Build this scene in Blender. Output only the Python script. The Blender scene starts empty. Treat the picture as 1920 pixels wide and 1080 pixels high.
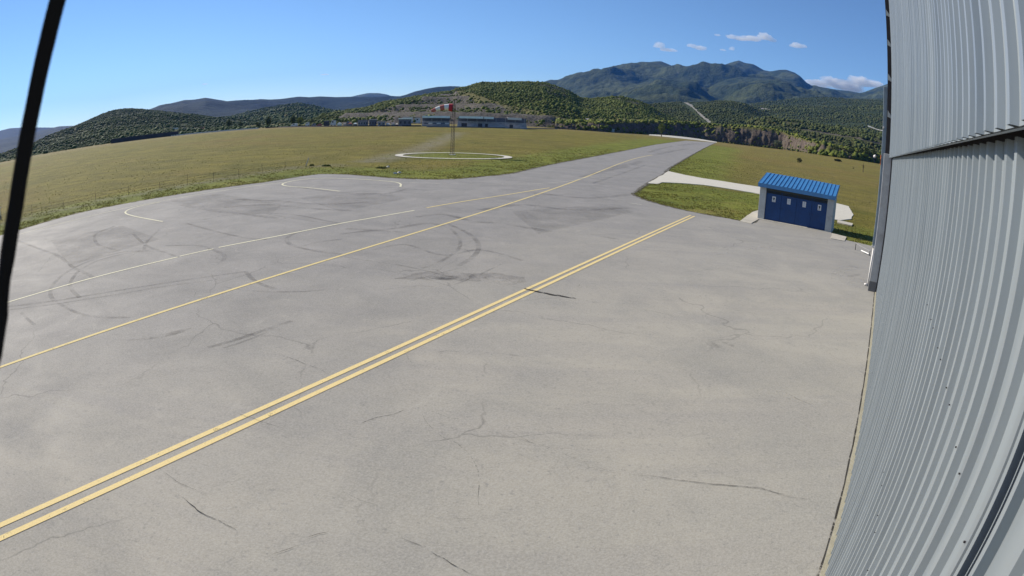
import bpy, bmesh, math, random
import numpy as np
from mathutils import Vector, Matrix, noise

random.seed(7)
RNG = np.random.default_rng(11)
S = bpy.context.scene
COL = S.collection
R = math.radians

# ------------------------------------------------------------------ lens
F, K3, PITCH, ROLL, H = 1159.2152, 0.0835, -0.2783, 0.0444, 6.0
PHI = 0.6041                                   # heading of the hangar wall
VX = Vector((math.sin(PHI), math.cos(PHI), 0))     # along the wall
MX = Vector((math.cos(PHI), -math.sin(PHI), 0))    # into the wall


def ray(px, py):
    x, y = (px - 960) / 1000, -(py - 540) / 1000
    r = math.hypot(x, y) + 1e-9
    th = r / F * 1000 + K3 * r ** 3
    s = math.sin(th) / r
    dx, dy, dz = x * s, y * s, -math.cos(th)
    c, q = math.cos(ROLL), math.sin(ROLL)
    dx, dy = c * dx - q * dy, q * dx + c * dy
    X, Y, Z = dx, -dz, dy
    c, q = math.cos(PITCH), math.sin(PITCH)
    return Vector((X, Y * c - Z * q, Y * q + Z * c))


def at_z(px, py, z=0.0):
    d = ray(px, py)
    return Vector((0, 0, H)) + d * ((z - H) / d.z)


def at_r(px, py, r):
    d = ray(px, py)
    return Vector((0, 0, H)) + d * (r / math.hypot(d.x, d.y))


def to_px(p):
    d = (Vector(p) - Vector((0, 0, H))).normalized()
    c, q = math.cos(-PITCH), math.sin(-PITCH)
    X, Y, Z = d.x, d.y * c - d.z * q, d.y * q + d.z * c
    c, q = math.cos(-ROLL), math.sin(-ROLL)
    x, y = c * X - q * Z, q * X + c * Z
    th = math.acos(max(-1, min(1, Y)))
    rr = th
    for _ in range(12):
        rr -= (rr / F * 1000 + K3 * rr ** 3 - th) / (1000 / F + 3 * K3 * rr * rr)
    n = math.hypot(x, y) + 1e-9
    return 960 + 1000 * rr * x / n, 540 - 1000 * rr * y / n


def sm(t):
    t = max(0.0, min(1.0, t))
    return t * t * (3 - 2 * t)


def gz(x, y):
    """height of the airfield: flat, rising a little towards the far right"""
    az = math.degrees(math.atan2(x, y))
    r = math.hypot(x, y)
    a = sm((az - 18.8) / 17) * (1 - sm((az - 70) / 40))
    return 4.6 * a * sm((r - 90) / 420)


def at_g(px, py):
    """point where the picture ray meets the airfield"""
    d = ray(px, py)
    p = at_z(px, py, 0)
    for _ in range(30):
        z = gz(p.x, p.y)
        k = (z - H) / d.z
        q = Vector((0, 0, H)) + d * k
        p = p * .5 + q * .5
    p.z = gz(p.x, p.y)
    return p


def inpoly(x, y, poly):
    c = False
    n = len(poly)
    for i in range(n):
        x1, y1 = poly[i][0], poly[i][1]
        x2, y2 = poly[i - 1][0], poly[i - 1][1]
        if (y1 > y) != (y2 > y) and x < (x2 - x1) * (y - y1) / (y2 - y1) + x1:
            c = not c
    return c


def seg_dist(x, y, pl):
    b = 1e9
    for (x1, y1), (x2, y2) in zip(pl, pl[1:]):
        dx, dy = x2 - x1, y2 - y1
        t = max(0, min(1, ((x - x1) * dx + (y - y1) * dy) / (dx * dx + dy * dy + 1e-9)))
        b = min(b, math.hypot(x - x1 - t * dx, y - y1 - t * dy))
    return b


# ------------------------------------------------------------------ objects
def tag(o, label=None, cat=None, group=None, kind=None):
    if label: o['label'] = label
    if cat: o['category'] = cat
    if group: o['group'] = group
    if kind: o['kind'] = kind
    return o


def empty(name, loc=(0, 0, 0), rz=0.0):
    o = bpy.data.objects.new(name, None)
    o.empty_display_size = .3
    COL.objects.link(o)
    o.location = loc
    o.rotation_euler = (0, 0, rz)
    return o


class MB:
    def __init__(s):
        s.v, s.f, s.m = [], [], []

    def quad(s, *p, m=0):
        n = len(s.v)
        s.v += [tuple(q) for q in p]
        s.f.append(tuple(range(n, n + len(p))))
        s.m.append(m)

    def box(s, x0, y0, z0, x1, y1, z1, m=0):
        n = len(s.v)
        s.v += [(x0, y0, z0), (x1, y0, z0), (x1, y1, z0), (x0, y1, z0), (x0, y0, z1), (x1, y0, z1), (x1, y1, z1), (x0, y1, z1)]
        for f in ((0, 3, 2, 1), (4, 5, 6, 7), (0, 1, 5, 4), (1, 2, 6, 5), (2, 3, 7, 6), (3, 0, 4, 7)):
            s.f.append(tuple(n + i for i in f))
            s.m.append(m)
        return s

    def tube(s, pts, r, k=8, m=0, cap=True):
        pts = [Vector(p) for p in pts]
        rr = r if isinstance(r, (list, tuple)) else [r] * len(pts)
        n0 = len(s.v)
        for i, p in enumerate(pts):
            t = (pts[min(i + 1, len(pts) - 1)] - pts[max(i - 1, 0)]).normalized()
            a = Vector((0, 0, 1)) if abs(t.z) < .9 else Vector((1, 0, 0))
            u = t.cross(a).normalized()
            w = t.cross(u)
            for j in range(k):
                an = 2 * math.pi * j / k
                s.v.append(tuple(p + (u * math.cos(an) + w * math.sin(an)) * rr[i]))
        for i in range(len(pts) - 1):
            for j in range(k):
                a, b = n0 + i * k + j, n0 + i * k + (j + 1) % k
                s.f.append((a, a + k, b + k, b))
                s.m.append(m)
        if cap:
            s.f.append(tuple(n0 + j for j in range(k)))
            s.f.append(tuple(n0 + (len(pts) - 1) * k + j for j in reversed(range(k))))
            s.m += [m, m]
        return s

    def build(s, name, mats, parent=None, smooth=False, bevel=0):
        me = bpy.data.meshes.new(name)
        me.from_pydata(s.v, [], s.f)
        for q in (mats if isinstance(mats, (list, tuple)) else [mats]):
            me.materials.append(q)
        me.polygons.foreach_set('material_index', s.m)
        if smooth:
            me.polygons.foreach_set('use_smooth', [True] * len(s.f))
        me.update()
        o = bpy.data.objects.new(name, me)
        COL.objects.link(o)
        if parent is not None:
            o.parent = parent
        if bevel:
            b = o.modifiers.new('bevel', 'BEVEL')
            b.width = bevel
            b.segments = 2
            b.limit_method = 'ANGLE'
        return o


def np_mesh(name, V, Fc, mat, col=None, smooth=False, parent=None):
    """triangles / quads from numpy, optional per-vertex colour attribute"""
    me = bpy.data.meshes.new(name)
    k = Fc.shape[1]
    me.vertices.add(len(V))
    me.vertices.foreach_set('co', V.astype(np.float32).ravel())
    me.loops.add(len(Fc) * k)
    me.loops.foreach_set('vertex_index', Fc.astype(np.int32).ravel())
    me.polygons.add(len(Fc))
    me.polygons.foreach_set('loop_start', np.arange(0, len(Fc) * k, k, dtype=np.int32))
    if smooth:
        me.polygons.foreach_set('use_smooth', np.ones(len(Fc), dtype=bool))
    me.materials.append(mat)
    if col is not None:
        a = me.attributes.new('tone', 'FLOAT_COLOR', 'POINT')
        c = np.ones((len(V), 4), np.float32)
        c[:, :col.shape[1]] = col
        a.data.foreach_set('color', c.ravel())
    me.update(calc_edges=True)
    me.validate()
    o = bpy.data.objects.new(name, me)
    COL.objects.link(o)
    if parent is not None:
        o.parent = parent
    return o


# ------------------------------------------------------------------ materials
class NT:
    def __init__(s, name):
        s.mat = bpy.data.materials.new(name)
        s.mat.use_nodes = True
        s.t = s.mat.node_tree
        s.t.nodes.clear()
        s.out = s.t.nodes.new('ShaderNodeOutputMaterial')

    def n(s, typ, **kw):
        nd = s.t.nodes.new(typ)
        for k, v in kw.items():
            if k.startswith('_'):
                setattr(nd, k[1:], v)
            else:
                key = k.replace('__', ' ')
                s.put(nd.inputs[int(key[1:])] if key[0] == 'i' and key[1:].isdigit() else nd.inputs[key], v)
        return nd

    def put(s, sock, v):
        if isinstance(v, bpy.types.NodeSocket):
            s.t.links.new(v, sock)
        elif isinstance(v, (tuple, list)) and len(v) == 3 and sock.type == 'RGBA':
            sock.default_value = (*v, 1)
        else:
            sock.default_value = v

    def coord(s, scale=(1, 1, 1), kind='Object'):
        c = s.n('ShaderNodeTexCoord')
        if kind == 'World':
            g = s.n('ShaderNodeNewGeometry')
            o = g.outputs['Position']
        else:
            o = c.outputs[kind]
        return s.n('ShaderNodeMapping', Vector=o, Scale=scale).outputs[0]

    def noise(s, vec, scale, detail=5, rough=.55, dist=0):
        return s.n('ShaderNodeTexNoise', Vector=vec, Scale=scale, Detail=detail, Roughness=rough, Distortion=dist).outputs[0]

    def ramp(s, fac, a, b, lo=0.0, hi=1.0):
        return s.n('ShaderNodeMapRange', _clamp=True, Value=fac, i1=a, i2=b, i3=lo, i4=hi).outputs[0]

    def mix(s, fac, a, b, mode='MIX'):
        m = s.n('ShaderNodeMix', _data_type='RGBA', _blend_type=mode)
        s.put(m.inputs[0], fac)
        s.put(m.inputs[6], a)
        s.put(m.inputs[7], b)
        return m.outputs[2]

    def math(s, op, a, b=0.0):
        m = s.n('ShaderNodeMath', _operation=op)
        s.put(m.inputs[0], a)
        s.put(m.inputs[1], b)
        return m.outputs[0]

    def attr(s, name, out='Color'):
        return s.n('ShaderNodeAttribute', _attribute_name=name).outputs[out]

    def finish(s, color, rough=.8, metal=0.0, bump=None, bstr=.3, bdist=.02, spec=.5, alpha=None, **kw):
        b = s.n('ShaderNodeBsdfPrincipled')
        s.put(b.inputs['Base Color'], color)
        s.put(b.inputs['Roughness'], rough)
        s.put(b.inputs['Metallic'], metal)
        b.inputs['Specular IOR Level'].default_value = spec
        if bump is not None:
            s.put(b.inputs['Normal'], s.n('ShaderNodeBump', Strength=bstr, Distance=bdist, Height=bump).outputs[0])
        if alpha is not None:
            s.put(b.inputs['Alpha'], alpha)
        s.t.links.new(b.outputs[0], s.out.inputs[0])
        return s.mat


def plain(name, c, rough=.7, var=.25, scale=6.0, metal=0.0, spec=.4, bstr=.15, dirt=0.0, dirtcol=(.1, .08, .06)):
    t = NT(name)
    v = t.coord()
    n1 = t.noise(v, scale, 6, .6)
    n2 = t.noise(v, scale * 9, 3, .6)
    f = t.math('ADD', t.ramp(n1, .3, .7, -.5, .5), t.ramp(n2, .3, .7, -.25, .25))
    f = t.math('MULTIPLY', f, var)
    hsv = t.n('ShaderNodeHueSaturation', Value=t.math('ADD', f, 1.0), Color=(*c, 1))
    col = hsv.outputs[0]
    if dirt:
        col = t.mix(t.math('MULTIPLY', t.ramp(t.noise(v, scale * .6, 7, .65), .52, .75), dirt), col, dirtcol)
    return t.finish(col, rough, metal, n2, bstr, .01, spec)


# asphalt ---------------------------------------------------------------
def asphalt():
    t = NT('apron asphalt')
    v = t.coord(kind='World')
    big = t.noise(v, .045, 6, .6, .6)
    mid = t.noise(v, .22, 7, .62, .8)
    stretch = t.noise(t.coord((.05, .7, 1), 'World'), 1.0, 6, .6, .5)
    c = t.mix(t.ramp(big, .35, .66), (.275, .260, .228), (.350, .318, .262))
    c = t.mix(t.math('MULTIPLY', t.ramp(mid, .44, .70), .7), c, (.195, .19, .175))
    c = t.mix(t.math('MULTIPLY', t.ramp(t.noise(v, .6, 8, .72, .5), .50, .74), .5), c, (.185, .182, .172))
    c = t.mix(t.math('MULTIPLY', t.ramp(stretch, .48, .72), .5), c, (.20, .19, .185))
    pos = t.n('ShaderNodeNewGeometry').outputs['Position']
    u_ = t.n('ShaderNodeVectorMath', _operation='DOT_PRODUCT', i0=pos, i1=(MX.x, MX.y, 0)).outputs['Value']
    u_ = t.math('ADD', u_, t.ramp(t.noise(v, .09, 6, .65), .2, .8, -9, 9))
    old_dim = t.mix(t.ramp(t.noise(v, .35, 8, .7, .6), .35, .68), (.225, .212, .20), (.125, .122, .12))
    c = t.mix(t.math('MULTIPLY', t.ramp(u_, -7, -22, 0, 1), .85), c, old_dim)  # older asphalt, with some lens corner darkening painted into its colour
    blot = t.noise(v, 1.6, 7, .75)
    c = t.mix(t.math('MULTIPLY', t.ramp(blot, .56, .72), .35), c, (.17, .165, .155))
    c = t.mix(t.math('MULTIPLY', t.ramp(t.noise(v, .8, 7, .7, 1.0), .60, .76), .4), c, (.44, .41, .35))
    fine = t.noise(v, 22, 4, .7)
    sp = t.n('ShaderNodeTexVoronoi', Vector=v, Scale=26.0).outputs[0]
    speck = t.noise(v, 9, 5, .75)
    c = t.mix(t.math('MULTIPLY', t.ramp(fine, .36, .64), .34), c, (.46, .44, .40))
    c = t.mix(t.math('MULTIPLY', t.ramp(speck, .57, .68), .5), c, (.16, .155, .15))
    # fine random cracking
    vo = t.n('ShaderNodeTexVoronoi', Vector=t.n('ShaderNodeVectorMath', _operation='ADD', i0=v,
             i1=t.n('ShaderNodeTexNoise', Vector=v, Scale=.9, Detail=6.0).outputs[1]).outputs[0], Scale=.16, _feature='DISTANCE_TO_EDGE').outputs[0]
    ck = t.math('MULTIPLY', t.ramp(vo, .0, .0055, 1, 0), t.ramp(t.noise(v, .17, 5, .65), .46, .58))
    c = t.mix(t.math('MULTIPLY', ck, .55), c, (.09, .085, .08))
    return t.finish(c, t.ramp(mid, .3, .7, .78, .92), 0, t.math('ADD', fine, sp), .25, .006, .25)


def concrete(name, a, b, stain=.5):
    t = NT(name)
    v = t.coord(kind='World')
    c = t.mix(t.noise(v, .6, 6, .6), a, b)
    c = t.mix(t.math('MULTIPLY', t.ramp(t.noise(v, 1.7, 7, .7), .5, .72), stain), c, (.2, .18, .14))
    f = t.noise(v, 40, 3, .6)
    c = t.mix(t.math('MULTIPLY', t.ramp(f, .4, .7), .25), c, (.6, .56, .5))
    return t.finish(c, .9, 0, f, .2, .006, .2)


def field():
    t = NT('meadow grass')
    v = t.coord(kind='World')
    at = t.n('ShaderNodeAttribute', _attribute_name='tone')
    sep = t.n('ShaderNodeSeparateColor', Color=at.outputs['Color'])
    lush, bare, far = sep.outputs[0], sep.outputs[1], sep.outputs[2]
    big = t.noise(v, .018, 6, .62, .5)
    mid = t.noise(v, .16, 8, .68, .6)
    row = t.noise(t.coord((.035, .32, 1), 'World'), 1.0, 6, .65, .4)
    gold = t.mix(t.ramp(mid, .32, .7), (.114, .106, .019), (.242, .200, .039))
    gold = t.mix(t.math('MULTIPLY', t.ramp(row, .45, .7), .5), gold, (.095, .092, .028))
    gold = t.mix(t.math('MULTIPLY', t.ramp(big, .50, .64), .6), gold, (.180, .122, .034))
    gold = t.mix(t.math('MULTIPLY', t.ramp(t.noise(v, .05, 7, .7, .8), .52, .66), .55), gold, (.075, .088, .018))
    green = t.mix(t.ramp(mid, .3, .7), (.095, .120, .018), (.215, .225, .040))
    c = t.mix(t.ramp(t.math('ADD', lush, t.ramp(mid, .3, .7, -.25, .25)), .3, .7), gold, green)
    clump = t.noise(v, .9, 6, .7)
    c = t.mix(t.math('MULTIPLY', t.ramp(clump, .5, .72), .5), c, (.050, .054, .012))
    c = t.mix(t.math('MULTIPLY', t.ramp(t.noise(v, .28, 7, .75, .7), .52, .68), .5), c, (.062, .062, .015))
    c = t.mix(t.math('MULTIPLY', t.ramp(t.noise(v, .075, 6, .7, 1.2), .55, .66), .5), c, (.26, .20, .07))
    c = t.mix(t.math('MULTIPLY', t.ramp(t.noise(v, 2.6, 4, .7), .55, .7), .35), c, (.23, .19, .08))
    c = t.mix(t.math('MULTIPLY', bare, t.ramp(t.noise(v, .5, 5, .7), .3, .6)), c, (.22, .20, .15))
    c = t.mix(t.math('MULTIPLY', far, t.ramp(row, .35, .6, .3, .85)), c, (.195, .155, .062))
    return t.finish(c, .95, 0, t.math('ADD', clump, t.noise(v, 3.5, 4, .7)), .9, .25, .1)


def hillmat(name, ga, gb, ra, rb, sc=.02, bdist=4.0, extra=.25, rgh=0.62, streak=0.0):
    """hill ground: scrub greens with rock where the 'tone' red channel says and in noise patches"""
    t = NT(name)
    v = t.coord(kind='World')
    sep = t.n('ShaderNodeSeparateColor', Color=t.attr('tone'))
    n1 = t.noise(v, sc, 9, rgh, .4)
    n2 = t.noise(v, sc * 6, 8, .7, .3)
    n3 = t.noise(v, sc * 2.2, 9, .7)
    g = t.mix(t.ramp(n1, .35, .65), ga, gb)
    g = t.mix(t.math('MULTIPLY', t.ramp(n2, .45, .7), .6), g, tuple(x * .45 for x in ga))
    rock = t.mix(t.ramp(n2, .3, .7), ra, rb)
    if streak:
        sv = t.noise(t.coord((1, 1, .22), 'World'), .45, 7, .7, .5)
        rock = t.mix(t.math('MULTIPLY', t.ramp(sv, .46, .66), streak), rock, tuple(x * .35 for x in ra))  # dark streaks paint shaded crevices into the rock colour
        rock = t.mix(t.math('MULTIPLY', t.ramp(t.noise(v, .09, 6, .7), .5, .66), .5), rock, (.19, .17, .12))
    fr = t.math('ADD', sep.outputs[0], t.math('MULTIPLY', t.ramp(n3, .58, .7), extra))
    c = t.mix(t.ramp(t.math('ADD', fr, t.ramp(n2, .3, .7, -.2, .2)), .3, .7), g, rock)
    grass = t.mix(t.ramp(n3, .3, .7), (.13, .12, .038), (.17, .15, .06))
    c = t.mix(sep.outputs[1], c, grass)
    return t.finish(c, .95, 0, t.math('ADD', n2, t.math('MULTIPLY', n3, 1.5)), .8, bdist, .1)


def leafmat(name, dark, light):
    t = NT(name)
    tone = t.n('ShaderNodeSeparateColor', Color=t.attr('tone'))
    v = t.coord(kind='World')
    f = t.math('ADD', tone.outputs[0], t.ramp(t.noise(v, .9, 3, .6), .3, .7, -.2, .2))
    c = t.mix(t.ramp(f, 0, 1), dark, light)
    c = t.mix(t.math('MULTIPLY', tone.outputs[1], .8), c, (.13, .085, .028))
    b = t.n('ShaderNodeBsdfPrincipled')
    t.put(b.inputs['Base Color'], c)
    b.inputs['Roughness'].default_value = .8
    b.inputs['Specular IOR Level'].default_value = .2
    tr = t.n('ShaderNodeBsdfTranslucent', Color=c)
    mx = t.n('ShaderNodeMixShader', Fac=.25, i1=b.outputs[0], i2=tr.outputs[0])
    t.t.links.new(mx.outputs[0], t.out.inputs[0])
    return t.mat


def markmat(name, c, cover, worn, scale=3.0, rough=.85, soft=.12):
    """paint, rubber or dirt lying on the asphalt; broken where worn"""
    t = NT(name)
    v = t.coord(kind='World')
    a = t.noise(v, scale, 7, .7)
    b = t.noise(v, scale * 12, 3, .6)
    al = t.ramp(t.math('ADD', a, t.ramp(b, .3, .7, -.08, .08)), worn, worn + soft, 0, cover)
    col = t.mix(t.ramp(b, .35, .65), tuple(x * .86 for x in c), c)
    return t.finish(col, rough, 0, None, alpha=al, spec=.2)


def steel():
    t = NT('coated steel cladding')
    v = t.coord((1, 1, 1))
    n1 = t.noise(t.coord((3, 3, .25)), 1.0, 5, .6)
    n2 = t.noise(v, 60, 2, .6)
    c = t.mix(t.ramp(n1, .3, .7), (.235, .265, .288), (.295, .328, .348))
    c = t.mix(t.math('MULTIPLY', t.ramp(t.noise(v, 1.1, 7, .7), .56, .75), .3), c, (.17, .19, .20))
    return t.finish(c, t.ramp(n1, .3, .7, .36, .46), .38, t.noise(t.coord((.8, .8, .35)), 1.0, 3, .5), .12, .05, .5)


M = {}
M['asphalt'] = asphalt()
M['path'] = concrete('pale concrete', (.50, .47, .39), (.60, .565, .48), .25)
M['path2'] = concrete('weathered concrete', (.38, .35, .28), (.52, .48, .40), .5)
M['field'] = field()
M['steel'] = steel()
M['yellow'] = markmat('yellow road paint', (.72, .57, .27), 1.0, .27)
M['thinyellow'] = markmat('worn yellow paint', (.68, .55, .25), 1.0, .28)
M['white'] = markmat('worn white paint', (.72, .68, .48), 1.0, .28)
M['faint'] = markmat('faded white paint', (.58, .56, .48), .75, .36)
M['rubber'] = markmat('tyre rubber', (.075, .07, .07), .32, .37, .7, soft=.35)
M['crack'] = markmat('dark crack line', (.035, .032, .028), .95, .36, 2.2)  # flat dark tone of cracks and the guide groove
M['hair'] = markmat('hairline crack', (.085, .08, .075), .6, .44, 1.6)
M['stain'] = markmat('oil stain', (.07, .062, .055), .34, .38, .9, soft=.4)
M['soil'] = markmat('soil and dry grass', (.10, .085, .045), .95, .40, 1.6, soft=.2)
M['pale'] = markmat('pale wear', (.52, .50, .45), .5, .44, 1.2, soft=.25)
M['black'] = plain('black rubber and gap shade', (.012, .012, .014), .45, .2)  # also stands in for shade between the door leaves
M['cable'] = plain('matt black cable', (.009, .009, .010), .9, .1, spec=.05)
M['dark'] = plain('dark steel and gap shade', (.022, .017, .018), .6, .4, 3)  # also stands in for shade in the hangar gaps
M['grey'] = plain('painted concrete grey', (.34, .34, .345), .75, .25, 2.5, dirt=.35)
M['basegrey'] = plain('grey plinth paint', (.12, .12, .125), .8, .3, 3, dirt=.4)
M['duct'] = plain('zinc duct', (.26, .31, .35), .45, .3, 2, metal=.3)
M['pvc'] = plain('white plastic pipe', (.72, .69, .66), .5, .12, 3)
M['blue'] = plain('blue roof sheet', (.045, .19, .41), .38, .25, 1.5, spec=.6, dirt=.25, dirtcol=(.10, .20, .36))
M['bluedoor'] = plain('blue door paint', (.008, .050, .17), .5, .3, 1.2, spec=.4, dirt=.25, dirtcol=(.03, .045, .08))
M['plaster'] = plain('light render', (.44, .445, .43), .9, .22, 1.8, dirt=.35)
M['paper'] = plain('white sign sheet', (.72, .72, .70), .6, .05)
M['ink'] = plain('black print', (.03, .03, .035), .6, .1)
M['vent'] = plain('dark louvre', (.035, .04, .035), .6, .3)
M['red'] = plain('red fabric', (.42, .02, .035), .8, .2)
M['palered'] = plain('faded red fabric', (.40, .12, .10), .8, .2)
M['cream'] = plain('white fabric', (.72, .70, .66), .8, .1)
M['mast'] = plain('weathered mast steel', (.075, .045, .038), .6, .5, 4, metal=.2)
M['whitewall'] = plain('white house wall', (.62, .60, .56), .9, .15, .5)
M['tile'] = plain('grey roof tile', (.30, .27, .25), .9, .3, 2)
M['redtile'] = plain('red roof tile', (.28, .10, .06), .9, .3, 2)
M['glass'] = plain('dark glass', (.03, .04, .05), .15, .2)
M['teal'] = plain('pale teal sheet', (.66, .76, .73), .6, .2, .4)
M['slate'] = plain('dark blue grey panel', (.12, .125, .15), .7, .3, .6)
M['seats'] = plain('grey blue seating', (.25, .25, .27), .8, .7, 1.2)
M['tier'] = plain('pale tier edge', (.40, .37, .36), .8, .6, .5)
M['wall'] = plain('dark boundary wall', (.05, .048, .055), .9, .5, .3)
M['bark'] = plain('bark', (.075, .055, .04), .95, .5, 3)
M['wood'] = plain('weathered white timber', (.50, .46, .38), .9, .3, 3)
M['curb'] = concrete('dusty kerb concrete', (.24, .22, .15), (.36, .33, .24), .6)
M['road'] = concrete('pale gravel road', (.42, .40, .35), (.52, .49, .43), .2)
M['orange'] = plain('orange paint', (.55, .14, .02), .6, .1)

# ------------------------------------------------------------------ camera
cd = bpy.data.cameras.new('camera')
cam = bpy.data.objects.new('camera', cd)
COL.objects.link(cam)
S.camera = cam
cd.type = 'PANO'
cd.panorama_type = 'FISHEYE_LENS_POLYNOMIAL'
cd.sensor_fit = 'HORIZONTAL'
cd.sensor_width = 36
cd.sensor_height = 20.25
cd.fisheye_fov = math.pi
u = 1920 / 36
cd.fisheye_polynomial_k0 = 0
cd.fisheye_polynomial_k1 = -u / F
cd.fisheye_polynomial_k2 = 0
cd.fisheye_polynomial_k3 = -K3 * (u / 1000) ** 3
cd.fisheye_polynomial_k4 = 0
cd.dof.use_dof = True
cd.dof.focus_distance = 14
cd.dof.aperture_fstop = 16
cd.clip_start = .01
cd.clip_end = 60000
cam.matrix_world = Matrix.Translation((0, 0, H)) @ Matrix.Rotation(PITCH, 4, 'X') @ Matrix.Rotation(math.pi / 2, 4, 'X') @ Matrix.Rotation(ROLL, 4, 'Z')

# ------------------------------------------------------------------ light
AZ, EL = R(-57), R(30)
SUN = Vector((math.sin(AZ) * math.cos(EL), math.cos(AZ) * math.cos(EL), math.sin(EL)))
ld = bpy.data.lights.new('sun', 'SUN')
ld.energy = 4.8
ld.angle = R(.5)
ld.color = (1, .925, .80)
lo = bpy.data.objects.new('sun', ld)
COL.objects.link(lo)
lo.rotation_euler = SUN.to_track_quat('Z', 'Y').to_euler()
W = bpy.data.worlds.new('World')
S.world = W
W.use_nodes = True
wt = W.node_tree
bg = wt.nodes['Background']
sky = wt.nodes.new('ShaderNodeTexSky')
sky.sky_type = 'NISHITA'
sky.sun_disc = False
sky.sun_elevation = EL
sky.sun_rotation = AZ
sky.altitude = 1200
sky.air_density = 1.0
sky.dust_density = 0.0
sky.ozone_density = 6.0
wt.links.new(sky.outputs[0], bg.inputs[0])
bg.inputs[1].default_value = .088
S.view_settings.view_transform = 'Standard'
S.view_settings.look = 'None'
S.view_settings.exposure = 0.58
S.view_settings.gamma = 1
S.view_settings.use_curve_mapping = False
S.render.engine = 'CYCLES'
S.cycles.max_bounces = 8
S.cycles.diffuse_bounces = 3
S.cycles.glossy_bounces = 3
S.cycles.transparent_max_bounces = 16
S.cycles.volume_bounces = 1
S.cycles.use_denoising = True

# ================================================================== GROUND
PATHTOP = [(20.91, 83.04), (22.21, 79.01), (24.06, 76.3), (27.86, 73.66), (30.82, 72.24)]
APRON = ([at_z(*p)[:2] for p in ((33, 433), (147, 400), (293, 372), (400, 355), (500, 341.7), (560, 332), (600, 326.9), (655, 327.8), (730, 334), (800, 337),
                                 (855, 336), (917, 330.5), (960, 325.5), (1030, 309.5), (1120, 292.5), (1185, 280), (1230, 271), (1285, 263.8))]
         + [at_z(*p)[:2] for p in ((1342.5, 267.5), (1317, 280), (1257, 315))]
         + [(20.91, 83.04), (13.59, 62.58), (10.75, 53.9), (10.14, 52.3), (10.05, 50.8), (10.39, 48.55), (11.37, 45.9), (12.9, 43.6), (14.37, 42.3), (16.0, 41.1), (16.75, 40.35),
            (18.1, 42.9), (23.75, 39.05), (23.0, 36.95), (24.68, 35.6), (36, 28), (70, 4), (60, -50), (-60, -50), (-52, -8), (-44, 10)])
APRON = [tuple(p) for p in APRON]
PATH = PATHTOP + [(36.5, 66.5), (38.5, 61.5), (36.0, 56.8), (34.3, 53.6), (31.6, 49.6), (29.0, 47.6), (26.4, 47.4), (26.0, 52), (27.3, 58), (26.82, 62.76), (24.13, 64.87),
                  (21.16, 66.6), (18.15, 66.2), (15.74, 65.2), (14.67, 62.9), (13.62, 62.66)]


def poly_sheet(name, poly, z, mat, depth=.05):
    bm = bmesh.new()
    vs = [bm.verts.new((x, y, z)) for x, y in poly]
    f = bm.faces.new(vs)
    f.normal_update()
    if f.normal.z < 0:
        f.normal_flip()
    bmesh.ops.triangulate(bm, faces=[f])
    be = [e for e in bm.edges if e.is_boundary]
    ext = bmesh.ops.extrude_edge_only(bm, edges=be)
    for g in ext['geom']:
        if isinstance(g, bmesh.types.BMVert):
            g.co.z -= depth
    bmesh.ops.recalc_face_normals(bm, faces=bm.faces)
    me = bpy.data.meshes.new(name)
    bm.to_mesh(me)
    bm.free()
    me.materials.append(mat)
    o = bpy.data.objects.new(name, me)
    COL.objects.link(o)
    return o


def ragged(poly, step, amp):
    out = []
    for i in range(len(poly)):
        a, b = Vector(poly[i]), Vector(poly[(i + 1) % len(poly)])
        L = (b - a).length
        k = int(min(60, max(1, L / step)))
        nrm = Vector((-(b - a).y, (b - a).x)).normalized()
        for j in range(k):
            p = a.lerp(b, j / k)
            s = noise.noise(Vector((p.x * .9, p.y * .9, 3))) * amp + noise.noise(Vector((p.x * .23, p.y * .23, 9))) * amp * 1.6
            out.append(tuple(p + nrm * s * (1 if j else .3)))
    return out


apron = tag(poly_sheet('apron', ragged(APRON, 1.0, .10), .035, M['asphalt'], .06), kind='structure')
path = tag(poly_sheet('path', ragged(PATH, .8, .08), .06, M['path'], .09), kind='structure')
for pl, z in (([(1386, 414.3), (1411, 397), (1424, 393.5), (1423, 411), (1409, 419)], .07), ([(1558, 446.8), (1560, 437), (1587, 443.7), (1583.5, 451.6)], .07),
              ([(1570, 416.5), (1571, 412), (1592, 417), (1599, 418.5), (1597, 422.5)], .10)):
    tag(poly_sheet('path', ragged([tuple(at_z(*p, z)[:2]) for p in pl], .5, .04), z, M['path2'], z + .02), kind='structure')

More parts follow.
